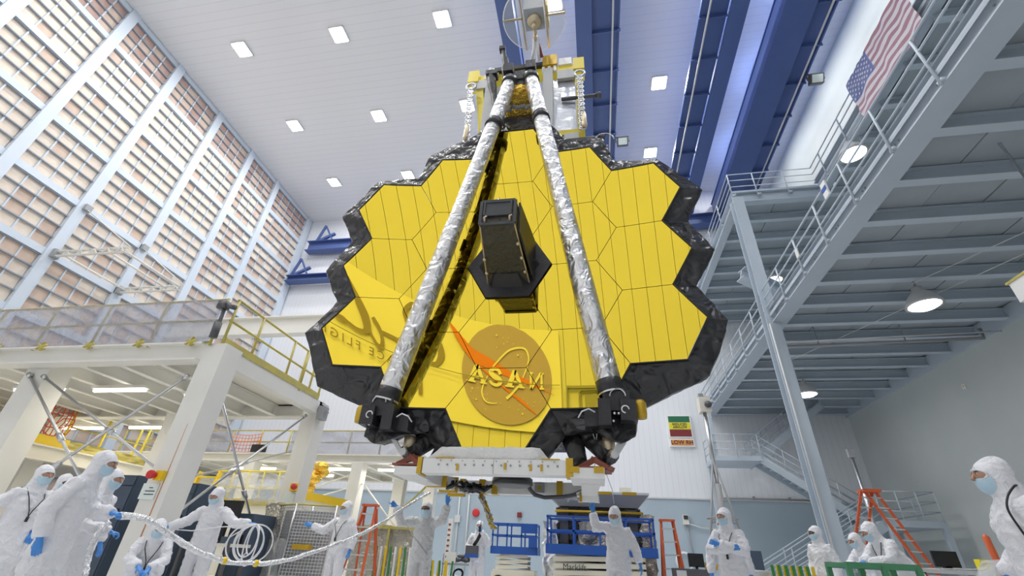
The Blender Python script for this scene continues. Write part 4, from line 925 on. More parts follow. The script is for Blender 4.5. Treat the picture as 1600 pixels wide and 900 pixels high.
b = MB(); b.tube([(-2.22, 7.0, 11.8), (-2.17, 7.0, 11.4), (-2.10, 7.0, 11.0), (-2.00, 7.0, 10.4)], [.12, .12, .08, .08], 10); b.box((-2.2, 7.0, 11.85), (.3, .24, .16)); b.build('damper', 'black_satin', lf)
MB().lathe((-2.32, 7.3, 12.1), [(.11, 0), (.11, .35), (.1, .45), (.07, .48)], 14).build('canister', 'light_grey', lf, True)
link = MB().torus((0, 0, 0), .055, .018, None, 12, 6).data('chain_link', 'steel', True)
for x, lab in ((-2.86, 'left'), (.10, 'right')):
    t = thing('chain_sling', f'steel chain sling hanging from the {lab} end of the yellow lifting frame', 'chain', (x, 7.3, 12.3))
    MB().torus((x, 7.32, 11.95), .13, .035, Matrix.Rotation(PI/2, 3, 'X'), 16, 8).build('shackle', 'steel', t, True)
    for k in range(24): inst('chain_link', link, t, (x+.004*k*(1 if x < -1 else 0), 7.3, 11.78-.088*k), (PI/2, (PI/2 if k % 2 else 0), 0), (1, 1.35, 1) if k % 2 == 0 else (1, 1.35, 1))
    MB().lathe((x+.05, 7.3, 9.75), [(.05, 0), (.07, .1), (.05, .5), (.03, .6)], 10).build('turnbuckle', 'bronze', t, True)
hk = thing('hoist_hook', 'crane hook under a round clear drip disc above the telescope', 'hook', (-1.05, 6.6, 13.2))
MB().lathe((-1.05, 6.62, 13.55), [(.86, 0), (.86, .02), (.0, .02)], 48).build('drip_disc', 'clear_disc', hk, True)
MB().torus((-1.05, 6.62, 13.56), .86, .014, None, 48, 6).build('disc_rim', 'cable_white', hk, True)
for x in (-1.37, -.72): MB().bb((x-.025, 6.62-.8, 13.51), (x+.025, 6.62+.8, 13.55)).build('disc_bar', 'bronze', hk)
for x0, x1 in ((-1.9, -1.37), (-.72, -.2)): MB().bb((x0, 6.5, 13.51), (x1, 6.55, 13.55)).build('disc_bar', 'bronze', hk)
MB().bb((-1.32, 6.32, 13.58), (-.78, 6.92, 14.2)).build('hook_block', 'mid_grey', hk); MB().bb((-.70, 6.3, 13.58), (-.66, 6.9, 13.9)).build('block_plate', 'lift_yellow', hk)
MB().lathe((-1.05, 6.62, 13.4), [(.16, 0), (.2, .1), (.16, .2)], 14).build('swivel', 'bronze', hk, True)
MB().torus((-1.05, 6.75, 13.18), .17, .055, Matrix.Rotation(PI/2, 3, 'Y'), 18, 8, 0, PI*1.6).build('hook', 'bronze', hk, True)
b = MB(); b.tube([(-1.06, 6.85, 13.1), (-1.1, 7.1, 12.95), (-1.2, 7.35, 12.8)], .05, 8); b.tube([(-1.0, 6.85, 13.1), (-1.0, 7.1, 12.92), (-1.0, 7.35, 12.8)], .05, 8); b.build('sling', 'cable_white', hk, True)
MB().bar((-.98, 7.0, 13.02), (-.9, 7.3, 12.86), .09, .04).build('sling_tag', 'sign_red', hk)
# ================================================================== people in cleanroom suits
HAND = {}
def hand(kind):
    if kind in HAND: return HAND[kind]
    cur = {'flat': 6, 'relax': 24, 'grip': 58, 'fist': 80, 'point': 70}[kind]
    b = MB()
    b.sweep([(-.075, 0, 0), (-.03, 0, 0), (0, 0, 0), (.03, 0, 0), (.07, 0, 0), (.098, 0, 0)], [(.042, .036), (.037, .031), (.031, .025), (.038, .02), (.044, .018), (.04, .014)], (0, 1, 0), 12)
    for i, (y, L_) in enumerate(((.034, .074), (.012, .084), (-.011, .078), (-.033, .060))):
        c = R(cur if not (kind == 'point' and i == 0) else 4); p = V((.09, y, 0)); pts = [p-V((.02, 0, 0))]; a = 0; sp = (y*1.2 if kind in ('flat',) else y*.3)
        for k, fr in enumerate((.44, .32, .24)):
            a += c*(.8 if k == 0 else 1.0); pts.append(p.copy()); p = p+V((math.cos(a), sp, -math.sin(a)))*L_*fr
        pts.append(p); b.sweep(pts, [.0105, .0105, .0095, .0085, .006], (0, 1, 0), 8)
    th = R(10 if kind == 'flat' else 35); p = V((.03, .030, -.004)); d1 = V((.70, .62*(1 if kind == 'flat' else .75), -.25 if kind == 'flat' else -.55)).normalized(); p1 = p+d1*.042; d2 = (d1+V((.5, -.35, -math.sin(th)))*.7).normalized()
    b.sweep([p-d1*.02, p, p1, p1+d2*.032], [.016, .014, .0115, .007], None, 8)
    HAND[kind] = bake(b, 'glove', 'glove_'+kind, [('REMESH', dict(mode='VOXEL', voxel_size=.0065)), ('SMOOTH', dict(factor=.5, iterations=2))])
    return HAND[kind]
DEF = dict(pel=(0, 0, .93), ch=(0, 0, 1.27), nk=(0, .01, 1.46), hd=(0, -.025, 1.635), sha=(-.18, 0, 1.375), shb=(.18, 0, 1.375), ela=(-.26, .03, 1.12), elb=(.26, .03, 1.12),
           wra=(-.27, -.06, .88), wrb=(.27, -.06, .88), hipa=(-.095, 0, .90), hipb=(.095, 0, .90), kna=(-.11, -.02, .50), knb=(.11, -.02, .50), ana=(-.12, .03, .10), anb=(.12, .03, .10))
def person(label, x, y, yaw, ht, pose={}, hands=('relax', 'relax'), hup=((0, 0, 1), (0, 0, 1)), hdir=(None, None), head=(0, 0, 0), suit='suit', skin='skin', lanyard=True, coat=False, seed=0, group=None):
    s = ht/1.79; J = {k: V(v)*s for k, v in {**DEF, **pose}.items()}
    t = thing('person', label, 'person', (x, y, 0), R(yaw), group)
    Rh = Matrix.Rotation(R(head[0]), 3, 'Z') @ Matrix.Rotation(R(head[1]), 3, 'X') @ Matrix.Rotation(R(head[2]), 3, 'Y')
    b = MB(); rgt = (J['shb']-J['sha']).normalized()
    pel, ch, nk, hd = J['pel'], J['ch'], J['nk'], J['hd']
    path = [pel-(ch-pel)*.48, pel, pel.lerp(ch, .4), pel.lerp(ch, .75), ch, ch.lerp(nk, .45), ch.lerp(nk, .8), nk]
    hem = .215 if coat else .175
    b.sweep(path, [(hem*s, .15*s), (.20*s, .16*s), (.19*s, .155*s), (.195*s, .16*s), (.20*s, .155*s), (.175*s, .13*s), (.15*s, .118*s), (.10*s, .10*s)], rgt, 16)
    b.sweep([ch.lerp(nk, .6), nk, nk.lerp(hd, .45), hd], [(.15*s, .125*s), (.122*s, .115*s), (.108*s, .112*s), (.104*s, .112*s)], rgt, 14)
    hb = MB(); hb.ball((0, 0, 0), (.108*s, .128*s, .142*s), None, 18, 14); hb.ball((0, .028*s, .045*s), (.105*s, .115*s, .115*s), None, 14, 10)
    b.add([hd + Rh @ v for v in hb.v], hb.f)
    for q in 'ab':
        sh, el, wr = J['sh'+q], J['el'+q], J['wr'+q]
        b.sweep([ch.lerp(sh, .55), sh, sh.lerp(el, .5), el, el.lerp(wr, .5), el.lerp(wr, .9), wr], [.10*s, .092*s, .09*s, .084*s, .08*s, .072*s, .056*s], None, 12)
        hp, kn, an = J['hip'+q], J['kn'+q], J['an'+q]
        b.sweep([hp+(hp-kn)*.1, hp, hp.lerp(kn, .5), kn, kn.lerp(an, .5), an, an-V((0, 0, .04*s))], [.11*s, .118*s, .108*s, .098*s, .096*s, .09*s, .07*s], None, 12)
        b.ball(an+V((0, -.07*s, -.045*s)), (.055*s, .13*s, .052*s), None, 12, 8)
    if coat:
        b.sweep([pel+V((0, 0, .05)), pel-V((0, 0, .2)), pel-V((0, 0, .42)), pel-V((0, 0, .5))], [(.195*s, .155*s), (.215*s, .17*s), (.225*s, .19*s), (.2*s, .17*s)], rgt, 16)
    me = bake(b, suit, 'suit', [('REMESH', dict(mode='VOXEL', voxel_size=.016)), ('SMOOTH', dict(factor=.5, iterations=4))])
    sd = V((seed*3.7, seed*1.3, seed*2.1))
    cos = [v.co.copy() for v in me.vertices]; nos = [v.normal.copy() for v in me.vertices]; flat_co = []
    for c, nv_ in zip(cos, nos):
        k_ = .5 if (c-hd).length < .17*s else 1.
        a = noise.noise(V((c.x*9, c.y*9, c.z*5))+sd); r_ = 1-abs(noise.noise(V((c.x*7+c.z*6, c.y*9, c.z*7-c.x*4))+sd)); flat_co.extend(c + nv_*(a*.010+max(0, r_-.74)*.050+.004*noise.noise(c*22+sd))*k_)
    me.vertices.foreach_set('co', flat_co); me.update()
    o = bpy.data.objects.new('body', me); COL.objects.link(o); o.parent = t; ORG[o.name] = V((0, 0, 0)); o['label'] = 'white hooded cleanroom suit'
    def patch(name, mat, az0, az1, el0, el1, off, bul=0., nu=16, nv=10):
        def f(u_, v_):
            a = R(az0+(az1-az0)*u_); e = R(el0+(el1-el0)*v_); k_ = 1+off+bul*math.sin(PI*u_)**1.2*math.sin(PI*min(1, v_*.9+.05))
            p = V((.108*s*math.cos(e)*math.sin(a), -.128*s*math.cos(e)*math.cos(a), .142*s*math.sin(e)))*k_
            return hd + Rh @ p
        c = MB().grid(f, nu, nv); return c.build(name, mat, t, True)
    def onhead(az, el, k_): a, e = R(az), R(el); return hd + Rh @ (V((.108*s*math.cos(e)*math.sin(a), -.128*s*math.cos(e)*math.cos(a), .142*s*math.sin(e)))*k_)
    fc = MB().grid(lambda u_, v_: onhead(50*v_*math.cos(2*PI*u_), 3+17*v_*math.sin(2*PI*u_), 1.075-.02*v_**4), 28, 7).build('face', skin, t, True)
    MB().tube([onhead(52*math.cos(2*PI*k/28), 3+18.5*math.sin(2*PI*k/28), 1.06) for k in range(29)], .010*s, 6).build('hood_edge', suit, t, True)
    for k in (-1, 1):
        MB().ball(onhead(18*k, 8, 1.06), (.013*s, .008*s, .006*s), Rh, 10, 6).build('eye', 'eye_white', fc, True); MB().ball(onhead(18*k, 8, 1.105), (.0065*s, .004*s, .006*s), Rh, 8, 6).build('pupil', 'eye', fc, True)
        MB().sweep([onhead(k*q_, 15-abs(q_-20)*.12, 1.08) for q_ in (9, 15, 22, 30)], [.002*s, .004*s, .0035*s, .0015*s], None, 6).build('brow', 'eye', fc, True)
    MB().sweep([hd + Rh @ V((0, -.136*s, .02*s)), hd + Rh @ V((0, -.150*s, -.008*s)), hd + Rh @ V((0, -.158*s, -.026*s))], [.009*s, .012*s, .014*s], None, 8).build('nose', skin, fc, True)
    mk = patch('face_mask', 'mask', -62, 62, -62, -6, .10, .16)
    if lanyard:
        c0 = nk+V((0, -.02*s, .0)); f_ = (V((0, -1, 0)))
        pts = [nk+V((-.10*s, .03*s, .02*s)), nk+V((-.115*s, -.06*s, -.03*s)), ch+V((-.10*s, -.165*s, .05*s)), ch+V((-.02*s, -.18*s, -.12*s)), ch+V((.0, -.185*s, -.2*s))]
        b2 = MB().tube(pts, .0065, 6); b2.tube([nk+V((.10*s, .03*s, .02*s)), nk+V((.115*s, -.06*s, -.03*s)), ch+V((.09*s, -.165*s, .05*s)), ch+V((.02*s, -.18*s, -.12*s)), ch+V((0, -.185*s, -.2*s))], .0065, 6)
        b2.box(ch+V((0, -.19*s, -.23*s)), (.03, .02, .07)); b2.build('lanyard', 'black', t, True)
    for i, q in enumerate('ab'):
        el, wr = J['el'+q], J['wr'+q]; d = V(hdir[i]).normalized() if hdir[i] else (wr-el).normalized()
        z = V(hup[i]); z = z-d*z.dot(d)
        z = z.normalized() if z.length > .05 else d.orthogonal().normalized()
        yv = z.cross(d)
        Mx = Matrix((d, yv, z)).transposed().to_4x4(); Mx.translation = wr + d*.02*s
        h = bpy.data.objects.new('glove', hand(hands[i])); COL.objects.link(h); h.parent = t; fl2 = -1 if i == 0 else 1
        h.matrix_local = Mx @ Matrix.Diagonal((1.05*s, 1.05*s*fl2, 1.05*s, 1)); h['label'] = 'blue glove'; ORG[h.name] = V((0, 0, 0))
    return t
UPD = (0, 0, 1)
# left group
person('tall person in white suit in profile, gripping the start of the silver hose, left foreground', -6.13, 4.93, 122, 1.80,
       dict(wra=(-.27, .04, .82), ela=(-.27, .10, 1.10), elb=(.16, -.16, 1.12), wrb=(-.06, -.44, 1.10), ch=(0, -.03, 1.27), nk=(0, -.05, 1.46), hd=(0, -.11, 1.63)), ('relax', 'grip'), ((-1, 0, .2), (0, .2, 1)), head=(-14, 8, 0), coat=True, lanyard=False, seed=1)
person('person in white suit with black cord across the chest at the far left edge', -8.28, 6.02, 80, 1.77, dict(wra=(-.3, .1, .85), ela=(-.34, .16, 1.12), wrb=(.2, -.1, .9)), head=(4, 2, 0), coat=True, seed=2)
person('shorter person in white suit standing between the two left-edge companions', -8.90, 6.85, 76, 1.76, dict(wrb=(.2, -.12, .88)), head=(4, 4, 0), lanyard=False, skin='skin_dark', coat=True, seed=3)
person('person in white suit mostly hidden behind the tall profile figure on the left', -6.52, 5.58, 108, 1.68, dict(ela=(-.27, -.10, 1.04), wra=(-.16, -.38, .98), wrb=(.24, -.1, .85)), ('grip', 'relax'), ((0, .2, 1), (0, 0, 1)), head=(-10, 6, 0), lanyard=False, coat=True, seed=4)
person('person in white suit squatting by the corner column', -7.12, 7.30, 46, 1.72,
       dict(pel=(0, .12, .42), ch=(0, -.02, .72), nk=(0, -.08, .90), hd=(-.02, -.12, 1.055), sha=(-.18, -.06, .85), shb=(.18, -.06, .85), ela=(-.24, -.18, .60), elb=(.24, -.20, .60), wra=(-.10, -.42, .52), wrb=(.06, -.44, .50),
            hipa=(-.1, .10, .40), hipb=(.1, .10, .40), kna=(-.17, -.34, .50), knb=(.17, -.34, .48), ana=(-.15, -.12, .10), anb=(.15, -.14, .10)), ('relax', 'relax'), hdir=((.5, -.6, -.4), (-.4, -.6, -.5)), head=(20, 10, 0), seed=5)
person('person in white suit holding coiled white cable, arms outstretched', -6.86, 8.05, 20, 1.76,
       dict(ela=(-.36, -.08, 1.18), wra=(-.56, -.24, 1.08), elb=(.42, -.06, 1.20), wrb=(.72, -.16, 1.20), hd=(-.02, -.06, 1.62)), ('grip', 'grip'), ((0, -.3, 1), (0, -.3, 1)), head=(-14, 16, 4), lanyard=False, seed=6)
person('person in white suit reaching an open palm towards the caged cart', -5.42, 10.2, -8, 1.79,
       dict(ela=(-.42, -.08, 1.20), wra=(-.68, -.16, 1.27), elb=(.27, .06, 1.12), wrb=(.30, -.02, .88)), ('flat', 'relax'), ((.2, -1, .35), (1, 0, 0)), head=(-12, 4, 0), seed=7)
person('person in greyish suit raising both arms under the carrying frame, one hand pointing', -3.18, 9.05, 12, 1.72,
       dict(ela=(-.46, -.05, 1.40), wra=(-.58, -.08, 1.66), elb=(.34, -.05, 1.46), wrb=(.40, -.14, 1.74), sha=(-.19, 0, 1.42), shb=(.19, 0, 1.43)), ('point', 'flat'), ((.3, .9, 0), (0, .9, .2)), hdir=((-.75, 0, .5), (0, -.1, 1)), head=(-8, -6, 0), suit='suit_grey', lanyard=False, skin='skin_dark', seed=8)
pr_ = person('person in white suit holding a radio to the face, shoulder bag at the hip', -3.36, 14.3, 8, 1.77,
       dict(ela=(-.30, .02, 1.12), wra=(-.16, -.20, 1.02), elb=(.32, -.06, 1.18), wrb=(.08, -.26, 1.50)), ('relax', 'grip'), ((0, -1, 0), (.6, 0, .4)), hdir=((.7, -.3, -.3), (-.3, .1, .8)), head=(-6, 0, 0), lanyard=False, seed=9)
person('person in white suit raising one arm to touch the frame, head bowed', .33, 9.25, -4, 1.76,
       dict(ela=(-.36, -.04, 1.42), wra=(-.40, -.06, 1.66), elb=(.31, .03, 1.12), wrb=(.36, -.04, .90), sha=(-.2, 0, 1.45), hd=(-.01, -.07, 1.625)), ('flat', 'relax'), ((0, 1, .1), (1, 0, 0)), hdir=((0, -.05, 1), None), head=(-8, 16, 0), lanyard=False, seed=10)
person('person in white suit with arms folded, facing left, before the mast stand', 2.20, 9.25, -34, 1.79,
       dict(ela=(-.30, -.12, 1.13), wra=(.06, -.24, 1.16), elb=(.30, -.12, 1.12), wrb=(-.06, -.27, 1.22)), ('relax', 'relax'), ((0, -1, .2), (0, -1, .2)), hdir=((1, -.1, .15), (-1, -.1, .25)), head=(-14, 2, 0), coat=True, seed=11)
person('person in white suit hidden behind the folded-arms person, hands hanging down', 2.27, 9.80, -12, 1.70, dict(wra=(-.33, -.06, .84), ela=(-.31, .02, 1.10), wrb=(.33, -.06, .84), elb=(.31, .02, 1.10)), lanyard=False, head=(-10, 0, 0), seed=12)
person('person in white suit standing by the foot of the tall column, facing left', 4.42, 11.35, -58, 1.72, dict(wra=(-.25, -.1, .84), wrb=(.26, -.06, .84)), head=(-10, 0, 0), skin='skin_dark', lanyard=False, seed=13)
person('smaller person in white suit bending over the green bench', 5.45, 11.75, -74, 1.72, dict(pel=(0, .10, .92), ch=(0, -.04, 1.22), nk=(0, -.12, 1.40), hd=(0, -.20, 1.55), sha=(-.18, -.08, 1.35), shb=(.18, -.08, 1.35), ela=(-.24, -.24, 1.12), elb=(.24, -.24, 1.12), wra=(-.1, -.48, 1.08), wrb=(.1, -.48, 1.06)), ('relax', 'relax'), head=(0, 14, 0), lanyard=False, seed=14)
person('person in white suit hunched over the green bench with dark cord round the neck', 4.92, 9.75, -80, 1.80, dict(pel=(0, .16, .92), ch=(0, -.08, 1.22), nk=(0, -.18, 1.38), hd=(0, -.28, 1.52), sha=(-.19, -.14, 1.34), shb=(.19, -.14, 1.34), ela=(-.26, -.28, 1.10), elb=(.27, -.26, 1.10), wra=(-.08, -.50, 1.06), wrb=(.08, -.52, 1.04)), ('relax', 'relax'), head=(-4, 20, 0), seed=15)
person('person in white suit in profile at the right edge with a dark shoulder strap', 3.41, 4.72, -106, 1.80, dict(wra=(-.25, -.16, .9), wrb=(.27, -.1, .9), hd=(0, -.04, 1.63), ch=(0, -.03, 1.27)), head=(6, 2, 0), lanyard=False, seed=16)
# things they hold or wear
def smooth_path(P, sub=6):
    P = [V(p) for p in P]; Q = []; n = len(P)
    for i in range(n-1):
        p0, p1, p2, p3 = P[max(i-1, 0)], P[i], P[i+1], P[min(i+2, n-1)]
        for s_ in range(sub):
            a = s_/sub; Q.append(.5*((2*p1)+(p2-p0)*a+(2*p0-5*p1+4*p2-p3)*a*a+(3*p1-p0-3*p2+p3)*a**3))
    Q.append(P[-1]); return Q
one('shoulder_strap', 'black', 'dark strap over the shoulder of the person at the right edge', 'strap', lambda b: b.tube(smooth_path([(3.46, 4.66, 1.56), (3.37, 4.58, 1.54), (3.27, 4.55, 1.46), (3.22, 4.54, 1.36), (3.24, 4.54, 1.23), (3.28, 4.55, 1.11), (3.33, 4.57, 1.0)]), .0085, 6), True)
t = thing('shoulder_bag', 'black shoulder bag with blue base and wide strap, worn by the radio holder', 'bag', (-3.5, 14.0, .9))
MB().box((-3.48, 14.08, 1.02), (.34, .14, .2)).build('pouch', 'dark_grey', t); MB().box((-3.48, 14.08, .88), (.36, .15, .09)).build('base', 'lift_blue', t)
MB().sweep([(-3.44, 14.06, 1.12), (-3.34, 14.03, 1.25), (-3.26, 14.05, 1.42), (-3.24, 14.12, 1.5)], [(.045, .01)]*4, None, 6).build('strap', 'black', t, True)
t = thing('handheld_radio', 'black handheld radio at the mask of the person with the shoulder bag', 'radio', (-3.28, 13.97, 1.48))
MB().box((-3.27, 13.96, 1.53), (.06, .04, .14)).build('body', 'black', t); MB().tube([(-3.25, 13.96, 1.6), (-3.25, 13.96, 1.74)], .008, 6).build('antenna', 'black', t)
t = thing('cable_coil', 'loose coil of white cable hanging from the outstretched hand', 'cable', (-5.9, 7.9, .7))
for k in range(6):
    rr_ = (.30, .27, .28, .24, .29, .22)[k]; rot = Matrix.Rotation(R(18*((k*7) % 5-2)), 3, 'Z') @ Matrix.Rotation(R(90), 3, 'X')
    MB().torus((-5.86+(.16, .10, .20, .06, .02, .13)[k], 7.74+.012*k, 1.16-rr_), rr_, .012, rot, 32, 6).build('loop', 'cable_white', t, True)
MB().tube([(-5.98, 7.86, 1.14), (-6.4, 7.80, 1.10), (-6.9, 7.75, 1.02), (-7.4, 7.82, 1.03)], .010, 6).build('tail', 'cable_white', t, True)
MB().tube([(-5.98, 7.86, 1.10), (-6.1, 7.7, .95), (-6.18, 7.7, .75), (-6.05, 7.7, .58), (-5.8, 7.7, .62), (-5.7, 7.7, .75)], .009, 6).build('tail', 'cable_white', t, True)
HOSE = [(-5.72,5.14,1.08),(-5.58,5.17,1.09),(-5.41,5.30,1.06),(-5.34,5.60,.94),(-5.16,5.90,.78),(-4.92,6.25,.66),(-4.69,6.60,.64),(-4.43,6.85,.69),(-4.25,7.10,.78),(-4.01,7.35,.91),(-3.75,7.60,1.07),(-3.49,7.90,1.29),(-3.21,8.20,1.58),(-2.92,8.38,1.80)]
t = thing('foil_hose', 'long silver foil-wrapped hose sagging from the left group up to the carrying frame', 'hose', (-4.7, 6.6, .6))
hp_ = smooth_path(HOSE); MB().tube([p+crump(p*2, .012) for p in hp_], [max(.016, (.040-.020*(k/len(hp_)) + .008*noise.noise(p*9)))*(.55 if k < 4 else 1) for k, p in enumerate(hp_)], 10).build('wrap', 'hose_foil', t, True)
for k in (30, 36): p = hp_[k]; MB().ball(p, (.05, .04, .045), None, 8, 6).build('yellow_tie', 'yellow', t, True)
one('foil_hose_end', 'hose_foil', 'short silver foil hose hanging from the hands beside the tall profile figure', 'hose', lambda b: b.tube([p+crump(p*2, .012) for p in smooth_path([(-6.06, 5.44, 1.02), (-6.10, 5.40, .9), (-6.10, 5.38, .75), (-6.06, 5.38, .6), (-6.0, 5.38, .45)])], [.03, .035]*12+[.03], 10), True)
one('tag_line', 'rail_yellow', 'yellow-wrapped rope running up to the frame past the pointing hand', 'rope', lambda b: b.tube(smooth_path([(-4.2, 9.3, 1.25), (-3.9, 9.1, 1.42), (-3.4, 8.8, 1.72), (-3.1, 8.6, 1.92)]), .018, 6), True)
one('guide_rope', 'mid_grey', 'thin dark rope slanting across the front of the arms-raised person', 'rope', lambda b: b.tube([(-3.74, 8.96, 1.60), (-3.3, 8.78, 1.15), (-2.95, 8.72, .85)], .007, 5), True)
# ================================================================== equipment on the floor
def scissor_lift(label, x0, x1, y, dz, ztop, dep, text=None):
    t = thing('scissor_lift', label, 'lift', ((x0+x1)/2, y, 0)); cx = (x0+x1)/2; w_ = x1-x0
    MB().bb((x0+.08, y, .22), (x1-.08, y+dep, .55)).bb((x0+.02, y+.1, .30), (x0+.2, y+dep-.1, .48)).build('chassis', 'lift_cream', t)
    for x in (x0+.28, x1-.28):
        for yy in (y-.03, y+dep-.1):
            o = MB().lathe((x, yy+.13, .2), [(.12, 0), (.2, .01), (.2, .15), (.12, .16)], 16, Matrix.Rotation(PI/2, 3, 'X')).build('wheel', 'tyre', t, True); MB().lathe((x, yy-.04, .2), [(.1, 0), (.1, .02)], 12, Matrix.Rotation(PI/2, 3, 'X')).build('hub', 'lift_cream', o)
    n = 3
    for k in range(n):
        z = .56+(dz-.56)*k/n; h_ = (dz-.58)/n
        MB().bar((x0+.16, y+.04, z+.04), (x1-.3, y+.04, z+h_-.03), .05, h_*.72).build('scissor_arm', 'lift_cream', t); MB().bar((x0+.16, y+dep-.06, z+h_-.03), (x1-.3, y+dep-.06, z+.04), .05, h_*.72).build('scissor_arm', 'lift_cream', t)
    MB().bb((x0, y-.03, dz), (x1, y+dep+.03, dz+.06)).build('deck', 'lift_blue', t)
    MB().bb((x0, y-.05, dz), (x1, y-.02, dz+.22)).bb((x0, y+dep+.02, dz), (x1, y+dep+.05, dz+.22)).bb((x0-.02, y-.05, dz), (x0+.01, y+dep+.05, dz+.22)).bb((x1-.01, y-.05, dz), (x1+.02, y+dep+.05, dz+.22)).build('toe_board', 'lift_blue', t)
    k_ = max(3, int(w_/.62))
    for i in range(k_+1):
        x = x0+.03+(w_-.06)*i/k_
        for yy in (y-.03, y+dep+.03): MB().bar((x, yy, dz+.2), (x, yy, ztop), .045, .045).build('post', 'lift_blue', t)
    for z in (ztop, (ztop+dz+.2)/2):
        MB().bar((x0, y-.03, z), (x1, y-.03, z), .045, .05).bar((x0, y+dep+.03, z), (x1, y+dep+.03, z), .045, .05).bar((x0+.02, y-.03, z), (x0+.02, y+dep+.03, z), .045, .05).bar((x1-.02, y-.03, z), (x1-.02, y+dep+.03, z), .045, .05).build('guard_rail', 'lift_blue', t)
    return t
sl = scissor_lift('small blue and cream scissor lift standing right of the radio holder', -3.50, -1.98, 16.8, .98, 1.86, .8)
MB().bb((-2.5, 16.72, 1.60), (-1.96, 16.78, 1.86)).build('gate_panel', 'lift_blue', sl); MB().bb((-2.25, 16.70, 1.2), (-1.98, 16.9, 1.52)).build('control_box', 'lift_blue', sl)
bl = scissor_lift('large blue and cream scissor lift behind the person touching the frame', -1.33, 1.44, 13.4, 1.02, 1.88, .9)
inst('lettering', text_mesh('Marklift', .19, 'print', .003, .0), bl, (-.62, 13.36, .74), (PI/2, 0, 0))
# wrapped test stand behind the large lift
t = thing('wrapped_stand', 'foil-wrapped dark test stand with flared grey tray behind the large lift', 'test stand', (0, 15.6, 0))
MB().grid(lambda u_, v_: (lambda p: p+crump(p*1.2, .10))(V((-1.15+2.4*u_, 14.75, .1+2.1*v_))), 30, 26).build('wrap', 'foil_dark', t, True)
MB().bb((-1.15, 14.9, 0), (1.25, 16.6, 2.25)).build('core', 'dark_grey', t)
for x in (-.95, 1.0): MB().bb((x-.12, 14.66, .1), (x+.12, 14.85, 2.2)).build('post', 'dark_grey', t)
for z in (1.95, 2.12): MB().tube([(-1.2, 14.62, z), (1.3, 14.62, z)], .035, 8).build('rail', 'kapton', t, True)
MB().grid(lambda u_, v_: (lambda p: p+crump(p*1.2, .08))(V((-.55+1.0*u_, 14.6, 1.1+.75*v_))), 16, 12).build('film_window', 'foil_wrap', t, True)
b = MB(); q0 = [(-1.08, 14.7, 2.26), (1.18, 14.7, 2.26), (1.18, 16.6, 2.26), (-1.08, 16.6, 2.26)]; q1 = [(-1.42, 14.5, 2.58), (1.48, 14.5, 2.58), (1.48, 16.8, 2.58), (-1.42, 16.8, 2.58)]
b.add(q0+q1, [(3, 2, 1, 0), (0, 1, 5, 4), (1, 2, 6, 5), (2, 3, 7, 6), (3, 0, 4, 7), (4, 5, 6, 7)]); b.build('tray', 'mid_grey', t); MB().bb((-1.45, 14.46, 2.58), (1.5, 16.84, 2.64)).build('tray_lid', 'light_grey', t)
for x in (.25, .95): MB().bb((x-.2, 14.44, 2.57), (x+.2, 14.5, 2.65)).build('tape', 'kapton', t)
MB().bb((.7, 15.0, 2.64), (1.05, 15.3, 2.84)).build('junction_box', 'cream_paint', t)
MB().grid(lambda u_, v_: (lambda p: p+crump(p*1.5, .10))(V((-1.55+.4*u_, 14.55, .05+1.75*v_))), 10, 22).build('foil_skirt', 'silver_sheet', t, True); MB().grid(lambda u_, v_: (lambda p: p+crump(p*1.5, .10))(V((1.2+.35*u_, 14.6, .05+2.0*v_))), 10, 22).build('foil_skirt', 'foil_wrap', t, True)
def stepladder(label, x, y, h_, wb_, wt, dep, mat='orange', rung='light_grey', n=6, back=True, lean=0):
    t = thing('step_ladder', label, 'ladder', (x, y, 0))
    for s_ in (-1, 1):
        MB().bar((x+s_*wb_/2, y-dep/2, 0), (x+s_*wt/2+lean, y, h_), .05, .09).build('stile', mat, t)
        if back: MB().bar((x+s_*wb_*.48, y+dep/2, 0), (x+s_*wt/2+lean, y+.04, h_-.05), .04, .07).build('rear_stile', mat, t)
    for k in range(n):
        a = (k+.7)/(n+.3); hw = (wb_+(wt-wb_)*a)/2; MB().box((x+lean*a, y-dep/2*(1-a), h_*a), (2*hw, .09, .03)).build('rung', rung, t)
        if back: MB().box((x+lean*a, y+dep/2*(1-a), h_*a), (2*hw*.96, .03, .02)).build('rung', rung, t)
    MB().box((x+lean, y, h_+.02), (wt+.1, .2, .05)).build('top_cap', mat, t)
    return t
stepladder('orange step ladder right of the large scissor lift', 1.84, 14.0, 1.90, .56, .30, .8, n=6)
stepladder('orange step ladder behind the person reaching to the cart', -5.45, 11.4, 1.80, .58, .28, .9, n=6)
t = thing('step_ladder', 'tall orange double ladder in front of the stair landing', 'ladder', (8.0, 16, 0))
for sx, xb in ((-1, 6.62), (1, 9.25)):
    ft = []
    for k, (dx, dy) in enumerate(((-.17, -.10), (.17, .10))):
        p, q = V((xb+dx*1.3, 16+dy*1.4, 0)), V((7.97+.05*sx+dx, 16+dy*.6, 3.03)); ft.append((p, q)); MB().bar(p, q, .05, .07).build('stile', 'orange', t)
    for k in range(11): a = (k+.6)/11.2; MB().bar(ft[0][0].lerp(ft[0][1], a), ft[1][0].lerp(ft[1][1], a), .07, .03).build('rung', 'light_grey', t)
MB().bb((7.74, 15.8, 3.0), (8.22, 16.2, 3.08)).build('top_cap', 'orange', t)
t = thing('mast_stand', 'tall grey telescopic mast on a tripod with a camera box on top', 'mast', (3.5, 15, 0))
MB().tube([(3.52, 15, .8), (3.53, 15, 3.0)], .10, 10).build('lower_mast', 'mid_grey', t, True); MB().tube([(3.53, 15, 3.0), (3.53, 15, 5.1)], .06, 10).build('upper_mast', 'steel', t, True)
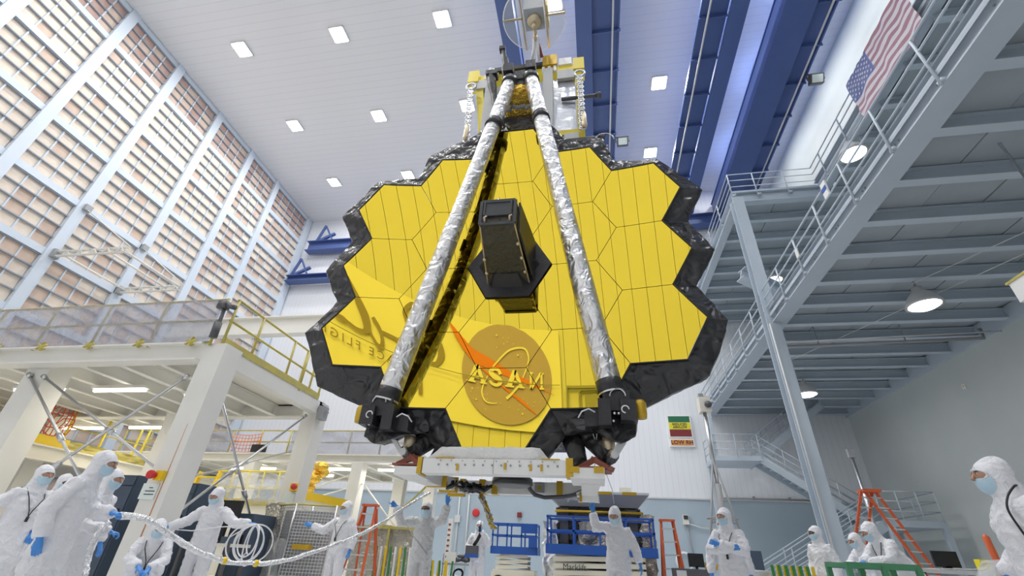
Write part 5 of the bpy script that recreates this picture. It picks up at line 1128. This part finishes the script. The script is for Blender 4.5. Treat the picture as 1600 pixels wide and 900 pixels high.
for x, y in ((2.75, 14.8), (4.2, 14.8), (3.5, 15.9)): MB().tube([(3.53, 15, 3.75), (x, y, .02)], .03, 8).build('leg', 'mid_grey', t, True); MB().tube([(3.53, 15, 2.1), ((3.53+x)/2-.0, (15+y)/2, 1.95)], .022, 6).build('brace', 'mid_grey', t, True)
MB().torus((3.53, 15.1, 2.1), .42, .02, None, 14, 6).build('brace_ring', 'mid_grey', t, True); MB().bb((3.38, 14.8, 5.1), (3.72, 15.2, 5.55)).build('camera_box', 'cream_paint', t); MB().lathe((3.62, 14.8, 5.3), [(.1, 0), (.11, .06), (.0, .07)], 12, Matrix.Rotation(PI/2, 3, 'X')).build('lens', 'dark_grey', t, True); MB().bb((3.4, 14.85, 5.55), (3.55, 15, 5.68)).build('antenna_block', 'mid_grey', t)
one('blue_partition', 'slate', 'dark blue upright panel behind the folded-arms person', 'panel', lambda b: b.bb((4.05, 16.4, 0), (4.75, 16.5, 1.38)).bb((4.1, 16.2, 0), (4.2, 16.7, .05)).bb((4.6, 16.2, 0), (4.7, 16.7, .05)))
t = thing('test_console', 'black console with monitor and boxes left of the folded-arms person', 'console', (2.15, 13, 0))
MB().bb((1.75, 12.9, 0), (2.6, 13.5, .84)).build('cabinet', 'dark_grey', t); MB().bb((2.1, 13.0, .88), (2.45, 13.05, 1.16)).bb((2.25, 13.0, .84), (2.3, 13.1, .9)).build('monitor', 'black', t); MB().bb((1.78, 12.88, .66), (2.0, 12.91, .8)).build('label_plate', 'light_grey', t); MB().bb((2.48, 13.0, .84), (2.75, 13.2, .98)).build('box', 'kapton', t)
t = thing('wall_cable_coil', 'white cable coil hanging on the blue wall beside the ladder', 'cable', (4.16, 26.9, .7))
for k in range(3): MB().torus((4.16, 26.9-.03*k, 1.12), .42-.03*k, .02, Matrix.Rotation(PI/2, 3, 'X'), 24, 6).build('loop', 'cable_white', t, True)
# slate cabinets by the corner column
for x0, x1, y, h_, lab in ((-10.55, -9.72, 8.9, 2.04, 'dark slate cabinet left of the corner column behind the tall profile figure'), (-9.30, -8.45, 9.2, 1.95, 'dark slate cabinet right behind the corner column and the squatting person'), (-7.95, -7.45, 9.95, 1.45, 'low slate cabinet behind the coil holder')):
    t = thing('equipment_cabinet', lab, 'cabinet', ((x0+x1)/2, y, 0)); MB().bb((x0, y+.02, .06), (x1, y+.8, h_)).build('body', 'slate', t); MB().bb((x0+.03, y-.01, .1), (x1-.03, y+.02, h_-.22)).build('door', 'slate', t); MB().bb((x0+.03, y-.01, h_-.2), (x1-.03, y+.02, h_-.03)).build('top_panel', 'slate', t); MB().bb((x1-.14, y-.04, h_*.6), (x1-.10, y-.01, h_*.6+.16)).build('handle', 'black', t); MB().bb((x0+.05, y+.05, 0), (x1-.05, y+.75, .06)).build('plinth', 'black', t)
t = thing('computer_cart', 'cream cart with black monitor and instruments behind the squatting person', 'cart', (-7.9, 9.4, 0))
MB().bb((-8.35, 9.2, .80), (-7.2, 9.8, .86)).build('shelf', 'cream_paint', t); MB().bb((-8.3, 9.2, .2), (-7.25, 9.8, .26)).build('shelf', 'cream_paint', t)
for x in (-8.3, -7.25):
    for y in (9.22, 9.76): MB().bb((x-.03, y-.03, .06), (x+.03, y+.03, .86)).build('leg', 'dark_grey', t)
MB().bb((-8.1, 9.45, 1.22), (-7.45, 9.52, 1.66)).bb((-7.85, 9.5, .86), (-7.7, 9.56, 1.3)).bb((-7.95, 9.4, .86), (-7.6, 9.7, .9)).build('monitor', 'black', t); MB().bb((-8.25, 9.3, .86), (-7.95, 9.7, 1.08)).build('instrument', 'dark_grey', t); MB().bb((-7.55, 9.3, .86), (-7.3, 9.5, .98)).build('camera_body', 'slate', t)
# caged cart wrapped in film
t = thing('caged_cart', 'grey wire-mesh cart wrapped in clear plastic in front of the stop button column', 'cart', (-6.8, 10.8, 0))
P0, P1, P2 = V((-7.62, 10.85, 0)), V((-6.85, 10.5, 0)), V((-6.0, 10.8, 0))
def cage(A, B_, n_, nz, z0, z1, r_):
    b = MB()
    for i in range(n_+1): p = A.lerp(B_, i/n_); b.tube([p+V((0, 0, z0)), p+V((0, 0, z1))], r_, 4)
    for k in range(nz+1): z = z0+(z1-z0)*k/nz; b.tube([A+V((0, 0, z)), B_+V((0, 0, z))], r_, 4)
    return b
cage(P1, P2, 13, 24, .2, 1.72, .006).build('mesh_side', 'light_grey', t); cage(P0.lerp(P1, .25), P1, 9, 20, .55, 1.70, .005).build('mesh_side', 'mid_grey', t)
for p in (P0, P1, P2, V((-6.85, 11.2, 0))): MB().tube([p+V((0, 0, .1)), p+V((0, 0, 1.74))], .022, 8).build('upright', 'steel', t, True); 
for z in (1.72, .2): MB().tube([P0+V((0, 0, z)), P1+V((0, 0, z)), P2+V((0, 0, z))], .02, 8).build('frame_rail', 'rail_yellow' if z > 1 else 'steel', t, True)
MB().bb((-7.3, 10.85, .3), (-6.2, 11.2, 1.6)).build('load', 'mid_grey', t); MB().bb((-6.7, 10.5, .82), (-6.3, 10.66, .92)).build('bracket', 'kapton', t)
MB().grid(lambda u_, v_: (lambda p: p+crump(p*1.3, .05))(V((-7.85+.6*u_, 10.82-.12*u_, .05+1.7*v_))), 10, 24).build('plastic_film', 'foil_wrap', t, True); MB().grid(lambda u_, v_: (lambda p: p+crump(p*1.3, .04))(P0.lerp(P1, u_)+V((0, -.05, .05+.95*v_))), 14, 16).build('plastic_film', 'film_light', t, True)
for x in (-7.5, -6.85, -6.1): MB().lathe((x, 10.8, .1), [(.07, -.02), (.09, 0), (.07, .02)], 12, Matrix.Rotation(PI/2, 3, 'X')).build('caster', 'tyre', t)
# folding barriers
def barrier(label, x0, x1, y, h_, cols, n_):
    t = thing('folding_barrier', label, 'barrier', ((x0+x1)/2, y, 0))
    for k in range(n_):
        x = x0+(x1-x0)*k/(n_-1); dx = (x1-x0)/n_*.8*(1 if k % 2 else -1)
        MB().bar((x, y+.05*(k % 2), .05), (x+dx*.5, y+.05*(k % 2), h_), .05, .03, (0, 1, 0)).build('slat', cols[k % len(cols)], t)
    MB().bar((x0, y, .03), (x1, y, .03), .08, .05).build('foot', 'dark_grey', t)
barrier('green and yellow folding barrier left of the arms-raised person', -5.35, -4.3, 12.0, .98, ('green', 'green', 'beam_white', 'green', 'yellow', 'beam_white'), 18)
barrier('green and yellow folding barrier behind the arms-raised person', -4.9, -4.2, 14.6, .72, ('yellow', 'green', 'yellow'), 8)
barrier('yellow and green folding barrier left of the person by the column', 3.35, 4.05, 11.0, .98, ('green', 'yellow', 'green', 'yellow'), 12)
t = thing('film_crate', 'film-wrapped crate with yellow tape behind the folding barrier', 'crate', (-5.6, 13.3, 0))
MB().bb((-6.5, 13.2, 0), (-4.7, 14.2, 1.35)).build('core', 'mid_grey', t); MB().grid(lambda u_, v_: (lambda p: p+crump(p*1.2, .08))(V((-6.6+2.0*u_, 13.1, .05+1.4*v_))), 24, 18).build('film', 'foil_wrap', t, True)
for x in (-5.55,): MB().bb((x-.03, 12.98, .05), (x+.03, 13.04, 1.45)).build('tape', 'rail_yellow', t)
MB().bb((-6.5, 12.98, 1.4), (-4.7, 13.1, 1.46)).build('tape', 'rail_yellow', t)
t = thing('height_gauge', 'white graduated pole with red marks behind the arms-raised person', 'gauge', (-4.73, 16, 0)); MB().bb((-4.82, 15.97, .03), (-4.66, 16.03, 1.9)).build('pole', 'beam_white', t)
for k in range(9): MB().bb((-4.80, 15.955, .5+.15*k), (-4.72, 15.97, .55+.15*k)).build('mark', 'red_brown', t)
MB().bb((-4.95, 15.8, 0), (-4.5, 16.2, .04)).build('foot', 'mid_grey', t)
t = thing('tool_cart', 'grey cart stacked with tools and black hoses behind the radio holder', 'cart', (-4.1, 15.2, 0))
for z in (.25, .62): MB().bb((-4.6, 15.0, z), (-3.7, 15.5, z+.05)).build('shelf', 'mid_grey', t)
for x in (-4.57, -3.73):
    for y in (15.03, 15.47): MB().tube([(x, y, .02), (x, y, .9)], .02, 6).build('post', 'steel', t)
b = MB()
for k in range(16): b.ball((random.uniform(-4.45, -3.8), 15.2+random.uniform(-.1, .1), .74+random.uniform(0, .12)), (.09, .07, .05), None, 8, 6)
b.build('tool_pile', 'dark_grey', t, True); MB().bb((-4.5, 15.05, .67), (-4.2, 15.2, .95)).build('paper_box', 'beam_white', t); MB().torus((-4.1, 15.1, .40), .14, .03, Matrix.Rotation(R(60), 3, 'X'), 16, 6).build('hose', 'black', t, True)
# right side: green bench, desk, bag, poles
t = thing('green_bench', 'green metal bench frame in front of the two bending people', 'bench', (4.1, 8.9, 0))
for y in (8.55, 9.25): MB().bar((3.62, y, 1.0), (4.60, y, 1.0), .06, .08).build('top_rail', 'bench_green', t)
for x in (3.65, 4.12, 4.57):
    MB().bar((x, 8.55, 1.0), (x, 9.25, 1.0), .06, .06).build('cross_rail', 'bench_green', t)
    for y in (8.55, 9.25): MB().bar((x, y, 0), (x, y, 1.0), .07, .07).build('leg', 'bench_green', t)
MB().bb((3.66, 8.6, .99), (4.55, 9.22, 1.02)).build('work_plate', 'light_grey', t)
t = thing('cluttered_desk', 'low desk with dark monitor and papers near the right wall', 'desk', (6.2, 10.8, 0))
MB().bb((5.6, 10.4, .98), (7.2, 11.3, 1.03)).build('desktop', 'light_grey', t)
for x in (5.65, 7.15):
    for y in (10.45, 11.25): MB().bb((x-.03, y-.03, 0), (x+.03, y+.03, .98)).build('leg', 'dark_grey', t)
MB().bb((6.2, 11.0, 1.08), (6.62, 11.04, 1.34)).bb((6.36, 11.0, 1.03), (6.46, 11.1, 1.1)).build('monitor', 'black', t)
for k in range(6): MB().box((5.8+.2*k, 10.6+.05*(k % 2), 1.035+.006*k), (.28, .2, .01), Matrix.Rotation(.4*k, 3, 'Z')).build('paper', 'beam_white', t)
MB().bb((6.7, 10.6, 1.03), (6.85, 10.75, 1.22)).build('yellow_cup', 'sign_yellow', t); MB().bb((6.9, 10.7, 1.03), (7.1, 10.9, 1.18)).build('camera_body', 'slate', t)
one('plastic_sack', 'film_light', 'crumpled clear plastic sack beside the right-edge person', 'bag', lambda b: (lambda q: b.add([V((4.85, 7.3, .55))+p*1.0+crump((p+V((4, 7, 0)))*1.6, .14) for p in q.v], q.f))(MB().ball((0, 0, 0), (.38, .3, .55), None, 20, 14)), True)
one('sack_stand', 'mid_grey', 'grey stool carrying the clear plastic sack', 'stool', lambda b: b.bb((4.55, 7.1, .0), (5.15, 7.5, .06)))
one('orange_pole', 'orange', 'orange marker pole leaning beside the right wall', 'pole', lambda b: b.tube([(5.84, 8.9, 1.5), (5.84, 8.9, 1.46), (5.96, 9.0, 0)], [.008, .045, .045], 8), True)
t = thing('pedestal_sensor', 'grey sensor pole standing above the tall orange ladder', 'sensor', (8.5, 17.6, 0)); MB().tube([(8.62, 17.6, 0), (8.62, 17.6, 4.3)], .05, 8).build('pole', 'steel', t, True); MB().bb((8.53, 17.55, 4.3), (8.74, 17.68, 4.58)).build('head', 'mid_grey', t)
one('wall_switch', 'cream_paint', 'small cream switch plate on the right wall', 'switch', lambda b: b.bb((13.66, 18.53, 7.0), (13.7, 18.70, 7.17)).bb((13.63, 18.58, 7.05), (13.66, 18.65, 7.12)))
one('step_drum', 'light_grey', 'round light-grey drum top at the foot of the blue panel', 'drum', lambda b: b.lathe((3.15, 11.4, 0), [(.24, 0), (.24, .82), (.25, .84), (.25, .88), (0, .88)], 20), True)

bpy.data.scenes.remove(TMP)
